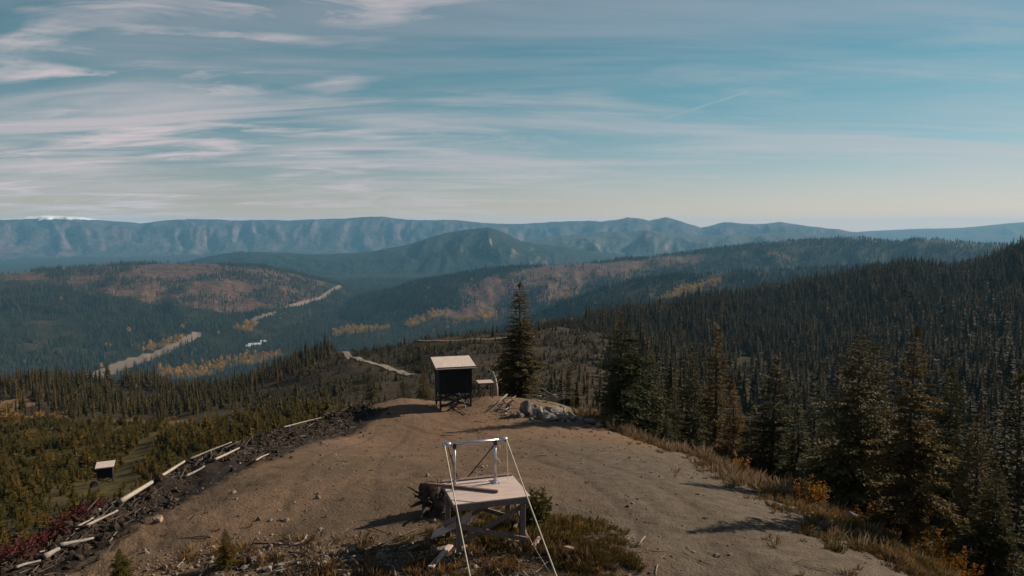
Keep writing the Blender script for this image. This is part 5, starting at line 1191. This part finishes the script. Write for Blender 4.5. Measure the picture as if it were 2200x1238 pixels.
q = np.vstack([strip(BERM, 1100, .55, .5, .3, 4.5), strip(BERM, 3400, 1.15, .8, 4, 9.7)]); s = np.clip(rg.lognormal(-3.0, .5, len(q)), .02, .14); scatter('soil_clods', 'dark clods of bulldozed soil along the left bank', 'soil', on_ground(q, .0), s, CL, 31, tilt=.6)
def stickm(seed, m):
    rs = random.Random(seed); mb = MB(); P = [Vector((-.5, 0, 0))]
    for k in range(3): P.append(P[-1] + Vector((.33, rs.uniform(-.07, .07), rs.uniform(-.04, .04))))
    mb.tube(P, [.022, .02, .016, .008], 5); return mb.mesh('stick', [M[m]])
SK = [stickm(1, 'darkwood'), stickm(2, 'darkwood'), stickm(3, 'stick'), stickm(4, 'greywood'), stickm(5, 'darkwood')]; SKD = [SK[0], SK[1], SK[4], SK[0], SK[1], SK[4], SK[3]]
q = np.vstack([strip(BERM, 600, .4, .45, .2, 4.5), strip(BERM, 1500, 1.0, .7, 4, 9.9)]); s = np.clip(rg.lognormal(-1.1, .5, len(q)), .1, 1.1); scatter('bank_sticks', 'dark and grey sticks tangled in the left soil bank', 'sticks', on_ground(q, .03), s, SKD, 32, tilt=.15, rotz=rg.normal(R(100), .7, len(q)))
xy = np.vstack([np.column_stack([rg.normal(-1.0, 2.0, 420), rg.normal(10.1, .6, 420)]), np.column_stack([rg.normal(.4, 1.5, 150), rg.normal(36.2, 1.2, 150)]), np.column_stack([rg.uniform(-7, 6, 130), rg.uniform(10, 36, 130)])]); s = np.clip(rg.lognormal(-1.7, .55, len(xy)), .06, .7)
scatter('wood_litter', 'splinters and twigs littering the ground round the table and hut', 'sticks', on_ground(xy, .015), s, [SK[2], SK[3], SK[0]], 33, tilt=.08)
# boulders of dead slash on the logged benches
xyb = []
for B in BENCH:
    B = np.array(B); mn_, mx_ = B.min(0), B.max(0); c_ = np.column_stack([rg.uniform(mn_[0], mx_[0], 500), rg.uniform(mn_[1], mx_[1], 500)]); xyb.append(c_[in_poly(c_[:, 0], c_[:, 1], B)])
xyb = np.vstack(xyb); OT = [shrub_mesh(20, .8, .8, 14, 'drygrass', .3, .8, 8)[1], shrub_mesh(23, .6, .6, 10, 'orange_leaf', .2, .8, 5)[1], SK[3], SK[3], SK[3], SK[2], SK[3], SK[0], SK[0]]
scatter('logging_slash', 'grey slash and orange brush on the logged benches at left', 'slash', on_ground(xyb, .2), rg.uniform(.8, 2.6, len(xyb)), OT, 34, tilt=.1)

# ------------------------------------------------------------------ white sheds far down in the valley
for px, py, L, Wd, l in [(548, 744, 30, 11, 'long white roofed shed in the valley, largest of the far buildings'), (566, 738, 14, 9, 'small white roofed shed right of the long shed in the valley'), (533, 748, 12, 9, 'small white roofed shed left of the long shed in the valley')]:
    q = hit(px, py); o = empty('shed', tuple(q), R(20)); tag(o, l, 'building', 'sheds in the valley'); mb = MB(); mb.box((0, 0, 2), (L / 2, Wd / 2, 3)); mb.build('wall', M['wallgrey'], o)
    mb = MB(); mb.add([(-L / 2 - 1, -Wd / 2 - 1, 5.02), (L / 2 + 1, -Wd / 2 - 1, 5.02), (L / 2 + 1, Wd / 2 + 1, 5.02), (-L / 2 - 1, Wd / 2 + 1, 5.02), (-L / 2 - 1, 0, 9), (L / 2 + 1, 0, 9)], [(0, 1, 5, 4), (2, 3, 4, 5), (0, 4, 3), (1, 2, 5), (0, 3, 2, 1)]); mb.build('roof', M['white'], o)
    for k in (-1, 1):
        mb = MB(); mb.box((k * L / 4, -Wd / 2 - .02, 1.6), (1.6, .06, 1.8)); mb.build('door', M['darksteel'], o)

# ------------------------------------------------------------------ haze
zmin = float(ZG.min()) - 1.0; zmax = float(ZG.max()) + 18
mb = MB(); mb.box((0, 0, (zmin + zmax) / 2), (16200, 16200, (zmax - zmin) / 2)); hm, ht = mat('valley_haze'); kz = NT_(ht)
pv = kz.n('ShaderNodeVolumePrincipled'); pv.inputs['Color'].default_value = (.27, .66, 1.0, 1); pv.inputs['Density'].default_value = HAZE_DENSITY; pv.inputs['Anisotropy'].default_value = 0.0
kz.link(pv.outputs[0], kz.n('ShaderNodeOutputMaterial').inputs['Volume'])
hz = mb.build('haze', hm); tag(hz, 'thin blue haze lying over the valley and the far ranges', 'haze', kind='stuff')
